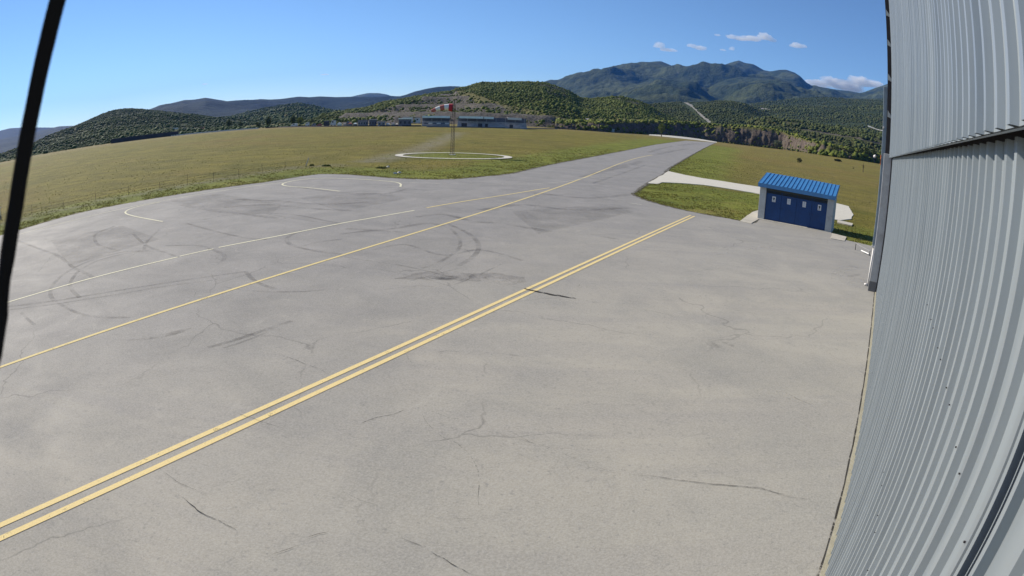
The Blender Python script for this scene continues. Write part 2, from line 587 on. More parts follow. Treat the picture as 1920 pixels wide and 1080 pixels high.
# ground sheet (polar, finer near the camera)
rs = [0, 6, 12, 18, 24] + list(np.arange(28, 150, 2.2)) + list(np.geomspace(152, 1200, 60)) + list(np.geomspace(1400, 30000, 24))
azs = np.concatenate([np.arange(-62, 48, .75), np.arange(48, 298, 6.0)])
BARE = [at_z(700, 302)[:2], at_z(780, 283)[:2], at_z(830, 262)[:2], at_z(860, 248)[:2]]
FLINE = [at_z(0, 421)[:2], at_z(180, 379)[:2], at_z(300, 356)[:2], at_z(400, 339)[:2], at_z(573, 312)[:2], at_z(640, 309)[:2]]
RINGC = at_z(848.5, 291.8)
ISLAND = [(13.59, 62.58), (10.14, 52.3), (10.39, 48.55), (14.37, 42.3), (16.7, 40.5), (21, 50), (28, 63)]
AEDGE = APRON[:21]
V, T = [], []
for r in rs:
    for a in azs:
        x, y = r * math.sin(R(a)), r * math.cos(R(a))
        V.append((x, y, gz(x, y)))
        lush = bare = 0
        if 25 < r < 320:
            d = min(seg_dist(x, y, AEDGE), seg_dist(x, y, APRON[20:34]))
            lush = max(sm(1.15 - d / (9 + r * .05)), .85 * sm(1.6 - math.hypot(x - RINGC.x, y - RINGC.y) / 9))
            if inpoly(x, y, ISLAND): lush = max(lush, .85)
            bare = max(.75 * sm(1.2 - seg_dist(x, y, BARE) / 3.5), .55 * sm(1.3 - seg_dist(x, y, FLINE) / 1.6))
        fa = sm((r - 330) / 70) if a < 22 else .8 * sm((r - 380) / 90)
        if a > 15 and r > 70: fa = max(fa, .42 * sm((a - 15) / 6) * (1 - lush))
        T.append((lush, bare, fa))
na = len(azs)
Fq = [(i * na + j, i * na + (j + 1) % na, (i + 1) * na + (j + 1) % na, (i + 1) * na + j) for i in range(len(rs) - 1) for j in range(na)]
ground = tag(np_mesh('ground', np.array(V), np.array(Fq)[:, ::-1], M['field'], np.array(T)), kind='structure')


# ------------------------------------------------------------------ markings
def smooth_line(p, n=6):
    p = [Vector((a[0], a[1])) for a in p]
    if len(p) < 3:
        return [p[0].lerp(p[-1], i / 12) for i in range(13)]
    o = []
    for i in range(len(p) - 1):
        p0, p1, p2, p3 = p[max(i - 1, 0)], p[i], p[i + 1], p[min(i + 2, len(p) - 1)]
        for k in range(n):
            t = k / n
            o.append(.5 * ((2 * p1) + (p2 - p0) * t + (2 * p0 - 5 * p1 + 4 * p2 - p3) * t * t + (3 * p1 - p0 - 3 * p2 + p3) * t ** 3))
    o.append(p[-1])
    return o


def ribbon(name, pts, width, z, mat, px=True, jit=0.0, taper=False, parent=None, n=6):
    g = smooth_line([at_z(*p)[:2] for p in pts] if px else pts, n)
    if jit:
        g2 = []
        for a, b in zip(g, g[1:]):
            k = max(1, int((b - a).length / .25))
            for i in range(k):
                q = a.lerp(b, i / k)
                nn = Vector((-(b - a).y, (b - a).x)).normalized()
                g2.append(q + nn * jit * (noise.noise(Vector((q.x * 2.1, q.y * 2.1, 0))) + .6 * noise.noise(Vector((q.x * 6, q.y * 6, 4)))))
        g = g2 + [g[-1]]
    b = MB()
    L = len(g)
    for i, p in enumerate(g):
        t = (g[min(i + 1, L - 1)] - g[max(i - 1, 0)]).normalized()
        nn = Vector((-t.y, t.x))
        w = width / 2
        if taper:
            w *= min(1, .25 + 3 * min(i, L - 1 - i) / L) * (.6 + .8 * abs(noise.noise(Vector((p.x * 3, p.y * 3, 7)))))
        b.v += [(*(p - nn * w), z), (*(p + nn * w), z)]
    for i in range(L - 1):
        b.f.append((2 * i, 2 * i + 2, 2 * i + 3, 2 * i + 1))
        b.m.append(0)
    return b.build(name, mat, parent)


Z0 = .035
Y1 = [(-60, 1016), (0, 990.2), (133, 929), (355.6, 824.4), (622, 709), (800, 633.3), (940, 570), (1140, 470.7), (1296, 405)]
Y2 = [(-60, 1039), (0, 1014), (133, 954), (355.6, 849), (622, 724), (800, 646.7), (940, 580), (1140, 478), (1303, 406.5)]


def fit_line(pts, deg=2):
    """straight painted line through the measured points"""
    g = np.array([at_z(*p)[:2] for p in pts])
    c = g.mean(0)
    w = np.linalg.svd(g - c)[2][0]
    t = (g - c) @ w
    q = np.array([-w[1], w[0]])
    cf = np.polyfit(t, (g - c) @ q, deg)
    return [tuple(c + w * k + q * np.polyval(cf, k)) for k in np.linspace(t.min(), t.max(), 40)]


ribbon('yellow_line', fit_line(Y1), .155, Z0 + .008, M['yellow'], False, parent=apron)
ribbon('yellow_line', fit_line(Y2), .155, Z0 + .008, M['yellow'], False, parent=apron)
ribbon('yellow_line', fit_line([(-80, 707), (0, 687), (76.7, 660), (266.7, 603), (350, 575), (466.7, 541.7), (540, 521.7), (640, 489.5), (760, 445.7), (840, 415), (900, 398.3), (973, 373), (1023, 356.7), (1100, 331), (1172, 306), (1222, 291)], 3),
       .16, Z0 + .008, M['thinyellow'], False, parent=apron)
ribbon('white_line', [(-60, 590), (13, 569), (173, 523), (333, 483.5)], .13, Z0 + .008, M['white'], parent=apron)
ribbon('white_line', [(337, 482), (400, 468)], .12, Z0 + .008, M['white'], parent=apron)
ribbon('white_line', [(410, 465.5), (533, 441.7), (640, 420), (705, 408.5), (776.7, 395.7)], .14, Z0 + .008, M['white'], parent=apron)
ribbon('yellow_line', [(800, 390.7), (873, 378), (940, 367.7), (1030, 353)], .15, Z0 + .008, M['thinyellow'], parent=apron)
ribbon('white_line', [(30, 442), (48, 437.5), (147, 411.7), (240, 390), (300, 378.5), (400, 361), (480, 349), (530, 343)], .10, Z0 + .008, M['white'], parent=apron)
ribbon('white_line', [(300, 380), (253, 390), (235, 399), (250, 406), (305, 416.7)], .15, Z0 + .012, M['white'], parent=apron)
ribbon('white_line', [(260, 406.5), (287, 401.5)], .10, Z0 + .012, M['faint'], parent=apron)
ribbon('white_line', [(751, 351), (742, 342.5), (665, 336.3), (600, 335), (555, 339), (530, 345.5), (540, 350), (580, 353), (637.5, 359.5)], .17, Z0 + .012, M['white'], parent=apron)
ribbon('white_line', [(580, 352), (590, 349.5)], .10, Z0 + .008, M['faint'], parent=apron)
ribbon('white_line', [(755, 342.5), (850, 345.7), (973, 346), (1057, 341.7), (1110, 331)], .15, Z0 + .012, M['faint'], parent=apron)
ribbon('white_line', [(1110, 333), (1160, 331), (1225, 331.5)], .15, Z0 + .012, M['faint'], parent=apron)
ribbon('white_line', [(1184, 382.5), (1203, 384.5)], .25, Z0 + .008, M['faint'], parent=apron)

TY = [  # tyre scrub marks, traced on the ground
    ([(33, 452), (80, 470), (110, 481), (135, 501), (165, 516), (176, 522)], .30),
    ([(275, 470), (225, 475), (170, 490), (125, 512), (100, 535), (95, 555), (105, 568)], .28),
    ([(300, 468), (240, 476), (185, 490), (150, 508), (133, 530), (135, 545), (150, 560)], .26),
    ([(15, 577), (100, 566), (200, 550), (300, 534), (380, 522), (460, 511)], .25),
    ([(15, 583), (110, 571), (230, 552), (320, 537), (400, 527)], .18),
    ([(110, 570), (150, 590), (200, 597), (245, 597)], .22),
    ([(40, 588), (52, 600), (65, 611)], .2),
    ([(215, 425), (180, 440), (182, 458), (210, 468), (250, 473), (300, 472)], .30),
    ([(300, 430), (275, 455), (270, 470)], .25),
    ([(250, 440), (275, 462), (310, 475), (335, 484)], .25),
    ([(380, 413), (430, 404), (500, 401), (560, 405), (610, 415), (640, 420)], .25),
    ([(500, 402), (560, 412), (600, 418), (640, 421)], .18),
    ([(350, 420), (400, 434), (460, 447), (500, 450)], .3),
    ([(640, 422), (570, 434), (540, 446), (545, 460), (590, 472), (640, 478)], .3),
    ([(640, 450), (600, 455), (566, 463)], .2),
    ([(310, 462), (370, 462), (400, 470), (420, 480), (418, 490)], .3),
    ([(340, 385), (400, 396), (450, 402), (520, 410)], .7),
    ([(420, 540), (480, 548), (560, 549), (612, 545)], .18),
    ([(460, 510), (480, 530), (520, 545)], .25),
    ([(840, 421), (880, 440), (897, 460), (890, 480), (860, 500)], .30),
    ([(845, 430), (862, 450), (858, 470), (820, 495), (790, 505)], .22),
    ([(880, 418), (940, 420), (1000, 430), (1032, 436)], .7),
    ([(780, 408), (830, 403), (880, 415)], .5),
    ([(650, 430), (720, 432), (800, 420), (830, 425)], .5),
    ([(640, 440), (700, 434), (760, 437)], .4),
    ([(700, 470), (760, 460), (830, 480), (900, 470), (980, 490)], .25),
    ([(560, 352), (640, 362), (720, 364), (760, 356)], .45),
    ([(690, 350), (760, 354), (830, 361)], .18),
    ([(440, 375), (520, 378), (600, 384), (690, 380)], .8),
    ([(420, 390), (500, 385), (580, 392), (660, 396)], .6),
    ([(900, 395), (980, 385), (1080, 395), (1180, 390)], .8),
    ([(1000, 362), (1100, 372), (1180, 366)], .9),
    ([(1090, 332), (1150, 318), (1180, 312)], .9),
    ([(1110, 345), (1160, 328), (1210, 310)], .5),
    ([(1140, 315), (1185, 308), (1200, 303)], 1.6),
    ([(1230, 290), (1265, 283), (1290, 279)], 1.8),
    ([(1215, 286), (1240, 279), (1262, 274)], 1.4),
    ([(1275, 273), (1300, 270), (1318, 270)], 3.5),
    ([(390, 654), (440, 640), (500, 620), (547, 604)], .22),
    ([(420, 655), (470, 638), (520, 616)], .12),
    ([(645, 483), (700, 492), (760, 501), (850, 522)], .12),
    ([(720, 545), (780, 538), (850, 536), (940, 497)], .10),
    ([(730, 540), (800, 520), (860, 505)], .10),
]
for p, w in TY:
    ribbon('tyre_mark', p, w * .8, Z0 + .004, M['rubber'], parent=apron)
M['patch'] = markmat('darker asphalt patch', (.10, .098, .095), .17, .34, .5, soft=.3)
for pl in ([(318, 378), (410, 364), (530, 384), (500, 410), (400, 394)], [(560, 372), (700, 362), (770, 372), (640, 398)], [(95, 452), (230, 424), (300, 450), (130, 500)],
           [(960, 398), (1130, 384), (1190, 398), (1010, 440)]):
    b = MB()
    b.v = [(*at_z(*p)[:2], Z0 + .002) for p in pl]
    a_ = sum(b.v[i - 1][0] * b.v[i][1] - b.v[i][0] * b.v[i - 1][1] for i in range(len(pl)))
    b.f.append(tuple(range(len(pl))) if a_ > 0 else tuple(reversed(range(len(pl)))))
    b.m.append(0)
    b.build('asphalt_patch', M['patch'], apron)
ST = [([(800, 520), (825, 523), (860, 521)], .7), ([(770, 517), (840, 520), (890, 519)], 1.6), ([(740, 524), (800, 522), (850, 526)], .5), ([(905, 522), (930, 525), (958, 530)], .7), ([(880, 519), (930, 523), (985, 531)], 1.7), ([(860, 527), (910, 529), (950, 534)], .4), ([(1172, 668), (1185, 671), (1200, 674)], .11), ([(952, 667), (965, 669), (982, 671)], .08),
      ([(280, 637), (320, 628), (360, 617)], .35), ([(240, 640), (290, 636), (345, 625)], .2), ([(1378, 450), (1398, 453)], .25), ([(1590, 500), (1612, 503)], .5), ([(1585, 520), (1612, 516)], .35),
      ([(968, 628), (978, 629)], .06), ([(1105, 440), (1140, 447), (1160, 450)], .35)]
for p, w in ST:
    ribbon('stain', p, w, Z0 + .004, M['stain'], taper=True, parent=apron)
for p, w in (([(1430, 735), (1470, 742), (1530, 768)], .32), ([(1400, 470), (1450, 462)], .5), ([(1330, 480), (1380, 473)], .3), ([(1560, 525), (1585, 505), (1620, 505)], .9), ([(1590, 535), (1620, 520)], .7)):
    ribbon('pale_patch', p, w, Z0 + .004, M['pale'], taper=True, parent=apron)
def crack_tree(rng, x, y, an, L, w):
    pts = [(x, y)]
    n = int(L / .35) + 2
    for k in range(n):
        an += rng.gauss(0, .28)
        x, y = x + math.cos(an) * .35, y + math.sin(an) * .35
        pts.append((x, y))
        if rng.random() < .12 and L > 1.2:
            crack_tree(rng, x, y, an + rng.choice((-1, 1)) * rng.uniform(.5, 1.2), L * .35, w * .7)
    ribbon('crack', pts, w, Z0 + .005, M['hair'], False, jit=.02, taper=True, parent=apron, n=3)


_rg = random.Random(19)
for _ in range(7):
    rr_ = _rg.uniform(7, 34)
    aa_ = R(_rg.uniform(-42, 30))
    crack_tree(_rg, rr_ * math.sin(aa_), rr_ * math.cos(aa_), _rg.choice((.3, .35, 1.9, -.55)) + _rg.gauss(0, .3), _rg.uniform(.8, 3.2), _rg.uniform(.014, .03))
CR = [([(982, 543), (1000, 547), (1040, 555), (1079, 562)], .10, 'crack'), ([(1079, 562), (1130, 572), (1208, 583), (1305, 604)], .022, 'hair'), ([(850, 522), (886, 527), (940, 535), (982, 543)], .03, 'hair'),
      ([(800, 771), (890, 805), (998, 833), (1070, 860), (1100, 870), (1137, 868)], .02, 'hair'), ([(1100, 880), (1180, 893), (1270, 903), (1337, 911), (1417, 919), (1480, 935), (1562, 946)], .03, 'hair'), ([(1330, 910), (1400, 917), (1470, 931)], .022, 'crack'),
      ([(800, 1037), (830, 1049), (850, 1062), (882, 1080)], .02, 'crack'), ([(342, 935), (369, 960), (410, 980), (444, 998)], .022, 'crack'), ([(511, 1044), (560, 1027)], .012, 'crack'), ([(575, 1012), (618, 1000)], .012, 'crack'),
      ([(753, 1014), (790, 1028)], .012, 'crack'), ([(430, 770), (471, 787), (533, 807)], .02, 'hair'), ([(500, 660), (560, 680), (620, 706)], .03, 'hair'), ([(850, 975), (888, 977)], .01, 'crack'),
      ([(1058, 538), (1078, 541), (1086, 536), (1078, 533), (1060, 536)], .025, 'hair'), ([(1373, 584), (1400, 588), (1424, 594)], .025, 'hair'), ([(1186, 704), (1202, 692)], .014, 'hair'), ([(640, 925), (700, 950), (760, 965)], .012, 'hair'),
      ([(960, 815), (1010, 838)], .02, 'hair'), ([(300, 880), (340, 910), (380, 925)], .02, 'hair'), ([(1290, 985), (1310, 989)], .012, 'hair'), ([(1236, 1000), (1262, 1003)], .012, 'hair')]
for p, w, m in CR:
    ribbon('crack', p, w * (1.8 if w > .09 else .75), Z0 + .015, M[m], jit=w * 1.3 + .012, taper=True, parent=apron)
ribbon('verge', [tuple(q) for q in APRON[:18]], .55, Z0 + .004, M['soil'], False, parent=apron, jit=.16, n=2)
ribbon('verge', [tuple(q) for q in APRON[18:33]], .5, Z0 + .004, M['soil'], False, parent=apron, jit=.16, n=2)



# ================================================================== HANGAR
hang = empty('hangar', MX * .8, math.pi / 2 - PHI)      # local x along the wall, local y out over the apron
tag(hang, 'tall hangar of ribbed blue grey steel cladding along the right side of the apron', 'hangar')


def cladding(x0, x1, z0, z1, y, seed, zn=14, pitch=.281, crown=.06, dep=.043, flank=.016, phase=0.0):
    """ribbed sheet: pan, near flank, crown, far flank, with slight waviness"""
    rnd = random.Random(seed)
    xs = []
    k = math.ceil((x0 - phase) / pitch)
    xs.append((x0, 0))
    while True:
        c = phase + k * pitch
        if c + crown / 2 + flank > x1 - .02:
            break
        if c - crown / 2 - flank > x0 + .02:
            j = rnd.uniform(-.006, .006)
            d = dep * rnd.uniform(.86, 1.14)
            m = c - pitch / 2 + .005
            if m > xs[-1][0] + .01:
                xs.append((m, rnd.uniform(-.003, .003)))
            xs += [(c + j - crown / 2 - flank, rnd.uniform(-.002, .002)), (c + j - crown / 2, d), (c + j + crown / 2, d), (c + j + crown / 2 + flank, rnd.uniform(-.002, .002))]
        k += 1
    xs.append((x1, 0))
    zs = [z0 + (z1 - z0) * i / zn for i in range(zn + 1)]
    V, F = [], []
    for z in zs:
        for x, yy in xs:
            w = .006 * noise.noise(Vector((x * .35, z * .5, seed))) + .004 * noise.noise(Vector((x * 1.7, z * .8, seed + 5)))
            V.append((x, y + yy + w, z))
    n = len(xs)
    for i in range(zn):
        for j in range(n - 1):
            F.append((i * n + j, i * n + j + 1, (i + 1) * n + j + 1, (i + 1) * n + j))
    b = MB()
    b.v, b.f, b.m = V, [f[::-1] for f in F], [0] * len(F)
    return b


XE = 28.2
for x0, x1 in ((-9.0, 1.69), (1.86, 6.57), (6.6, XE)):
    d = cladding(x0, x1, .07, 6.265, 0, int(x0 * 10)).build('door_leaf', M['steel'], hang)
t = MB()
t.box(1.675, -.02, .07, 1.715, .052, 6.25)
t.box(1.79, -.03, .07, 1.80, .03, 6.25)
t.box(1.845, -.02, .07, 1.885, .05, 6.25)
t.build('door_edge_trim', M['steel'], hang)
MB().box(1.70, -.08, .07, 1.86, -.06, 6.19).build('leaf_gap_backing', M['black'], hang)  # black backing standing in for shade in the gap between door leaves
u1 = cladding(-9.0, 28.55, 6.26, 15.2, .17, 77, 12, phase=.10)
u1.build('upper_cladding', M['steel'], hang)
lip = MB()
lip.box(-9, .125, 6.262, 28.55, .15, 6.275)
lip.build('drip_flashing', M['steel'], hang)
MB().box(-9, -.5, 6.20, 28.2, -.03, 7.2).build('dark_gap_backing', M['dark'], hang)  # dark box added behind the overhang to paint its black shadow band
g = MB().box(-9, .02, -.02, 28.2, .115, .062)
g.build('guide_strip', M['curb'], hang)
gr = MB()
pts = [(-9 + i * .3, .145 + .012 * noise.noise(Vector((i * .3, 1, 2))) + .01 * noise.noise(Vector((i * 1.3, 5, 2)))) for i in range(125)]
for (xa, ya), (xb, yb) in zip(pts, pts[1:]):
    wa = .016 + .012 * noise.noise(Vector((xa * .9, 7, 7)))
    wb = .016 + .012 * noise.noise(Vector((xb * .9, 7, 7)))
    gr.quad((xa, ya - wa, .044), (xb, yb - wb, .044), (xb, yb + wb, .044), (xa, ya + wa, .044))
gr.build('guide_groove', M['crack'], hang)
for k in range(7, 22):
    for z in (1.35, 3.05, 4.75):
        if (k * 7 + int(z)) % 3 == 0: continue
        MB().tube([(.281 * k, .046, z), (.281 * k, .056, z)], .005, 8).build('screw', M['dark'], hang)
c = MB().box(28.24, .09, .5, 28.66, .49, 6.42)
c.build('column', M['grey'], hang, bevel=.012)
MB().box(28.235, .085, 0, 28.665, .495, .5).build('column_base', M['basegrey'], hang, bevel=.01)
MB().box(28.2, -.1, 0, 28.5, .088, 6.6).build('dark_gap_strip', M['dark'], hang)  # dark strip standing in for the shaded gap beside the column
MB().box(28.6, .05, 6.44, 28.9, .42, 15.2).build('gable_frame', M['dark'], hang)
for z in (8.15, 9.9, 11.6, 13.1):
    b = MB()
    b.quad((28.55, .40, z), (28.59, .40, z + .32), (28.59, .12, z - .05), (28.55, .12, z - .1))
    b.quad((28.55, .40, z), (28.55, .12, z - .1), (28.59, .12, z - .05), (28.59, .40, z))
    b.build('bracket', M['plaster'], hang)
MB().box(28.6, -24, 0, 28.8, .05, 15.2).build('end_wall', M['steel'], hang)
MB().box(-9.2, -24, 0, -9.0, .1, 15.2).build('end_wall', M['steel'], hang)
MB().box(-9, -24.2, 0, 28.6, -24, 15.2).build('back_wall', M['steel'], hang)
rf = MB().box(-9.3, -24.4, 15.2, 28.95, .3, 15.5)
rf.build('roof', M['dark'], hang)


def wall_pt(px, py, x):
    """point on the picture ray at distance x along the wall"""
    d = ray(px, py)
    k = x / d.dot(VX)
    return Vector((0, 0, H)) + d * k


# post with duct and lamp past the hangar corner
pb = wall_pt(1630, 540, 29.3)
post = empty('utility_post', (pb.x, pb.y, .03), math.pi / 2 - PHI)
tag(post, 'tall zinc grey duct on a white pipe with a small lamp arm by the hangar', 'post')


def lp(px, py, x=29.3):
    return wall_pt(px, py, x) - Vector((pb.x, pb.y, .03))


def loc(v):
    return Vector((v.dot(VX), v.dot(Vector((-MX.x, -MX.y, 0))), v.z))


d0, d1, d2 = loc(lp(1640, 452)), loc(lp(1651, 300)), loc(lp(1655, 162))
b = MB()
b.box(-.10, d0.y - .10, 1.95, .10, d0.y + .10, d2.z)
b.build('duct', M['duct'], post, bevel=.01)
MB().box(-.05, d0.y - .23, 3.0, .05, d0.y - .125, d2.z - .1).build('cable_tray', M['slate'], post)
b = MB().tube([(0, d0.y + .02, 0.02), (0, d0.y + .02, 1.0), (0, d0.y, 2.0)], .045, 10)
b.tube([(0, d0.y + .02, .09), (-.05, d0.y + .2, .06)], .05, 10)
b.build('pipe', M['pvc'], post, smooth=True)
MB().box(-.12, d0.y - .16, 1.9, .12, d0.y + .12, 1.97).build('clamp', M['pvc'], post)
a, e = loc(lp(1645, 243)), loc(lp(1627, 237))
MB().tube([(0, d0.y + .1, a.z), (0, a.y, a.z), (0, e.y, e.z + .02)], [.02, .02, .03]).build('lamp_arm', M['pvc'], post)
q = loc(lp(1657, 240))
MB().tube([(-.1, q.y - .02, q.z), (-.1, q.y + .07, q.z + .01)], [.05, .06]).build('camera_head', M['pvc'], post)
q = loc(lp(1641, 293))
b = MB().tube([(-.1, q.y + .06, q.z - .08), (-.1, q.y + .03, q.z), (-.1, q.y - .02, q.z + .06)], [.05, .07, .03], 8)
b.build('beacon', M['pvc'], post, smooth=True)
MB().tube([(-.08, d0.y + .115, q.z - .35), (-.08, d0.y + .115, q.z + .12)], .022).build('beacon_cable', M['orange'], post)

# low pipe barrier by the corner
q0, q1 = at_z(1603.5, 468.5, .04), at_z(1630, 479.5, .04)
bar = empty('pipe_barrier', q0, 0)
tag(bar, 'low thin pipe barrier with a white bar standing beside the hangar corner', 'barrier')
w = (q1 - q0)
MB().tube([(0, 0, 0), (0, 0, .42)], .025).build('post', M['black'], bar)
MB().tube([(0, 0, .42), (w.x, w.y, .30)], .012).build('rail', M['grey'], bar)
MB().tube([(w.x * .42, w.y * .42, .12), (w.x * .95, w.y * .95, .10)], .04).build('white_bar', M['pvc'], bar)
MB().tube([(w.x, w.y, 0), (w.x, w.y, .32)], .02).build('post', M['black'], bar)

# ================================================================== BLUE SHED
f0 = at_z(1424, 411.5, .1)
f1 = at_z(1561, 436.5, .1)
SW = 6.1
shed = empty('storage_shed', (18.32, 43.05, .03), math.atan2(MX.y, MX.x))
tag(shed, 'small concrete shed with a blue ribbed roof and four navy doors at the apron edge', 'shed')
D = 2.9
b = MB()
b.box(0, .02, 0, .16, D, 2.50)
b.box(SW - .16, .02, 0, SW, D, 2.50)
b.box(.16, D - .16, 0, SW - .16, D, 3.0)
for xx in (0, SW - .16):     # gable triangles under the sloping roof
    b.v += [(xx, .25, 2.50), (xx, D, 2.50), (xx, D, 3.12), (xx + .16, .25, 2.50), (xx + .16, D, 2.50), (xx + .16, D, 3.12)]
    n = len(b.v) - 6
    b.f += [(n, n + 1, n + 2), (n + 3, n + 5, n + 4), (n, n + 2, n + 5, n + 3), (n + 1, n + 4, n + 5, n + 2)]
    b.m += [0] * 4
b.build('wall', M['plaster'], shed)
for xx in (0, SW - .52):
    MB().box(xx - .003, -.02, 0, xx + .523, .30, 2.48).build('pillar', M['plaster'], shed, bevel=.01)
MB().box(.52, -.02, 2.28, SW - .52, .24, 2.48).build('lintel', M['vent'], shed)
MB().box(-.05, -.25, -.02, SW + .05, D, .03).build('floor_slab', M['path'], shed)
# roof: monopitch, rising to the back, standing seams
y0, z0, y1, z1 = -.22, 2.74, D + .15, 3.46
sl = (z1 - z0) / (y1 - y0)
b = MB()
prof = []
nr_ = 19
for i in range(nr_):
    x = -.12 + (SW + .24) * i / nr_
    p = (SW + .24) / nr_
    prof += [(x, 0), (x + p * .86, 0), (x + p * .885, .045), (x + p * .975, .045)]
prof.append((SW + .12, 0))
for yy, zz in ((y0, z0), (y1, z1)):
    b.v += [(x, yy, zz + h) for x, h in prof]
n = len(prof)
b.f += [(i, i + 1, n + i + 1, n + i) for i in range(n - 1)]
b.m += [0] * (n - 1)
b.v += [(-.12, y0, z0 - .03), (SW + .12, y0, z0 - .03), (SW + .12, y1, z1 - .03), (-.12, y1, z1 - .03)]
k = len(b.v) - 4
b.f.append((k, k + 3, k + 2, k + 1))
b.m.append(0)
roof = b.build('roof', M['blue'], shed)
MB().box(-.135, y0 - .03, z0 - .28, SW + .135, y0 - .004, z0 + .012).build('fascia', M['blue'], roof)
for xx in (-.15, SW + .125):
    b = MB()
    b.v += [(xx, y0, z0 - .2), (xx + .025, y0, z0 - .2), (xx + .025, y1, z1 - .2), (xx, y1, z1 - .2), (xx, y0, z0 + .02), (xx + .025, y0, z0 + .02), (xx + .025, y1, z1 + .02), (xx, y1, z1 + .02)]
    b.f += [(0, 3, 2, 1), (4, 5, 6, 7), (0, 1, 5, 4), (1, 2, 6, 5), (2, 3, 7, 6), (3, 0, 4, 7)]
    b.m += [0] * 6
    b.build('verge_trim', M['blue'], roof)
b = MB().box(-.1, y0, z0 - .27, SW + .1, -.02, z0 - .25)
b.build('soffit', M['dark'], roof)
dw = (SW - 1.04) / 4
VENT = [(0, 1), (1, 0), (2, 1), (3, 0)]
for i in range(4):
    x0 = .52 + dw * i
    b = MB().box(x0 + .012, .12, .05, x0 + dw - .012, .17, 2.06)
    b.box(x0 + .05, .105, .10, x0 + dw - .05, .12, .14)
    for k in range(1, 6):
        b.box(x0 + dw * k / 6 - .006, .112, .16, x0 + dw * k / 6 + .006, .12, 1.98)
    dr_ = b.build('door', M['bluedoor'], shed)
    v = MB()
    for k in range(6):
        v.box(x0 + .04, .13, 2.08 + k * .034, x0 + dw - .04, .16, 2.096 + k * .034)
    v.build('vent', M['vent'], shed)
    MB().tube([(x0 + (.12 if i % 2 else dw - .12), .12, 1.0), (x0 + (.12 if i % 2 else dw - .12), .07, 1.02), (x0 + (.12 if i % 2 else dw - .12), .07, 1.14)], .012).build('handle', M['dark'], dr_)
    sx = x0 + dw * (.50 if i else .52) - .14
    sz = 1.48 if i in (1, 2) else 1.46
    sg = MB().box(sx, .098, sz, sx + .28, .104, sz + .42)
    if i in (0, 3):
        sg.tube([(sx + .14, .094, sz + .27), (sx + .14, .097, sz + .27)], .075, 14, m=1)
        sg.box(sx + .09, .094, sz + .13, sx + .19, .097, sz + .20, m=1)
        sg.box(sx + .04, .094, sz + .05, sx + .24, .097, sz + .075, m=1)
    else:
        for k in range(4):
            sg.box(sx + .05, .094, sz + .08 + k * .075, sx + .23 - .02 * (k % 2), .097, sz + .105 + k * .075, m=2)
        sg.box(sx + .10, .0945, sz + .30, sx + .18, .0975, sz + .36, m=2)
    sg.build('sign', [M['paper'], M['ink'], M['grey']], dr_)
MB().box(.52, .2, .03, SW - .52, .24, 2.30).build('inner_wall', M['bluedoor'], shed)

# ================================================================== WINDSOCK
wb = at_z(848, 290.5)
sock = empty('windsock', wb, 0)
tag(sock, 'red and white windsock blowing left from a lattice mast inside a white ground ring', 'windsock')
rw = math.hypot(wb.x, wb.y)
mt = at_r(849.3, 188, rw).z
b = MB()
top, n = mt, 16
leg = [(.27, -.16), (-.27, -.16), (0, .31)]


def lg(i, z):
    k = 1 - .25 * z / top
    return Vector((leg[i][0] * k, leg[i][1] * k, z))


for i in range(3):
    b.tube([lg(i, 0), lg(i, top * .93)], .028, 6)
    for j in range(n):
        za, zb = top * .93 * j / n, top * .93 * (j + 1) / n
        b.tube([lg(i, za), lg((i + 1) % 3, zb)], .016, 5, cap=False)
        b.tube([lg(i, za), lg((i + 1) % 3, za)], .016, 5, cap=False)
b.build('mast', M['mast'], sock)
MB().tube([(0, 0, top * .9), (0, 0, top + .15)], .05, 8).build('swivel_pole', M['dark'], sock)
MB().box(-.45, -.4, -.05, .45, .45, .10).build('footing', M['path'], sock)
mid = at_r(849, 202, rw)
hd = Vector((-1, -.1, 0)).normalized()
r0 = (at_r(849, 190, rw).z - at_r(849, 205, rw).z) / 2 + .02
tip = at_r(809, 208.5, rw)
Lx = (tip - mid).length
cpts = []
for i in range(26):
    t_ = i / 25
    c_ = (mid - wb) * (1 - t_) + (tip - wb) * t_ + Vector((0, 0, .32 * math.sin(math.pi * t_) * (1 - .25 * t_)))
    cpts.append((c_, r0 * (1 - .62 * t_ ** .8)))
cols = ['red', 'cream', 'palered', 'cream', 'palered']
for k in range(5):
    b = MB()
    seg = cpts[k * 5:k * 5 + 6]
    for i, (p, r_) in enumerate(seg):
        tt = (cpts[min(k * 5 + i + 1, 25)][0] - cpts[max(k * 5 + i - 1, 0)][0]).normalized()
        uu = tt.cross(Vector((0, 0, 1))).normalized()
        ww = uu.cross(tt)
        for j in range(18):
            an = 2 * math.pi * j / 18
            wr = 1 + .06 * noise.noise(Vector((k * 5 + i, math.cos(an) * 2, math.sin(an) * 2)))
            b.v.append(tuple(p + (uu * math.cos(an) + ww * math.sin(an)) * r_ * wr))
    for i in range(5):
        for j in range(18):
            b.f.append((i * 18 + j, i * 18 + (j + 1) % 18, (i + 1) * 18 + (j + 1) % 18, (i + 1) * 18 + j))
            b.m.append(0)
    b.build('sock_band', M[cols[k]], sock, smooth=True)
b = MB()
ring = [(mid - wb) + Vector((0, math.cos(x), math.sin(x))) * (r0 + .02) for x in np.linspace(0, 2 * math.pi, 25)]
b.tube(ring, .03, 6, cap=False)
b.tube([Vector((0, 0, top * .93)), ring[6]], .03, 6)
b.build('hoop', M['dark'], sock)
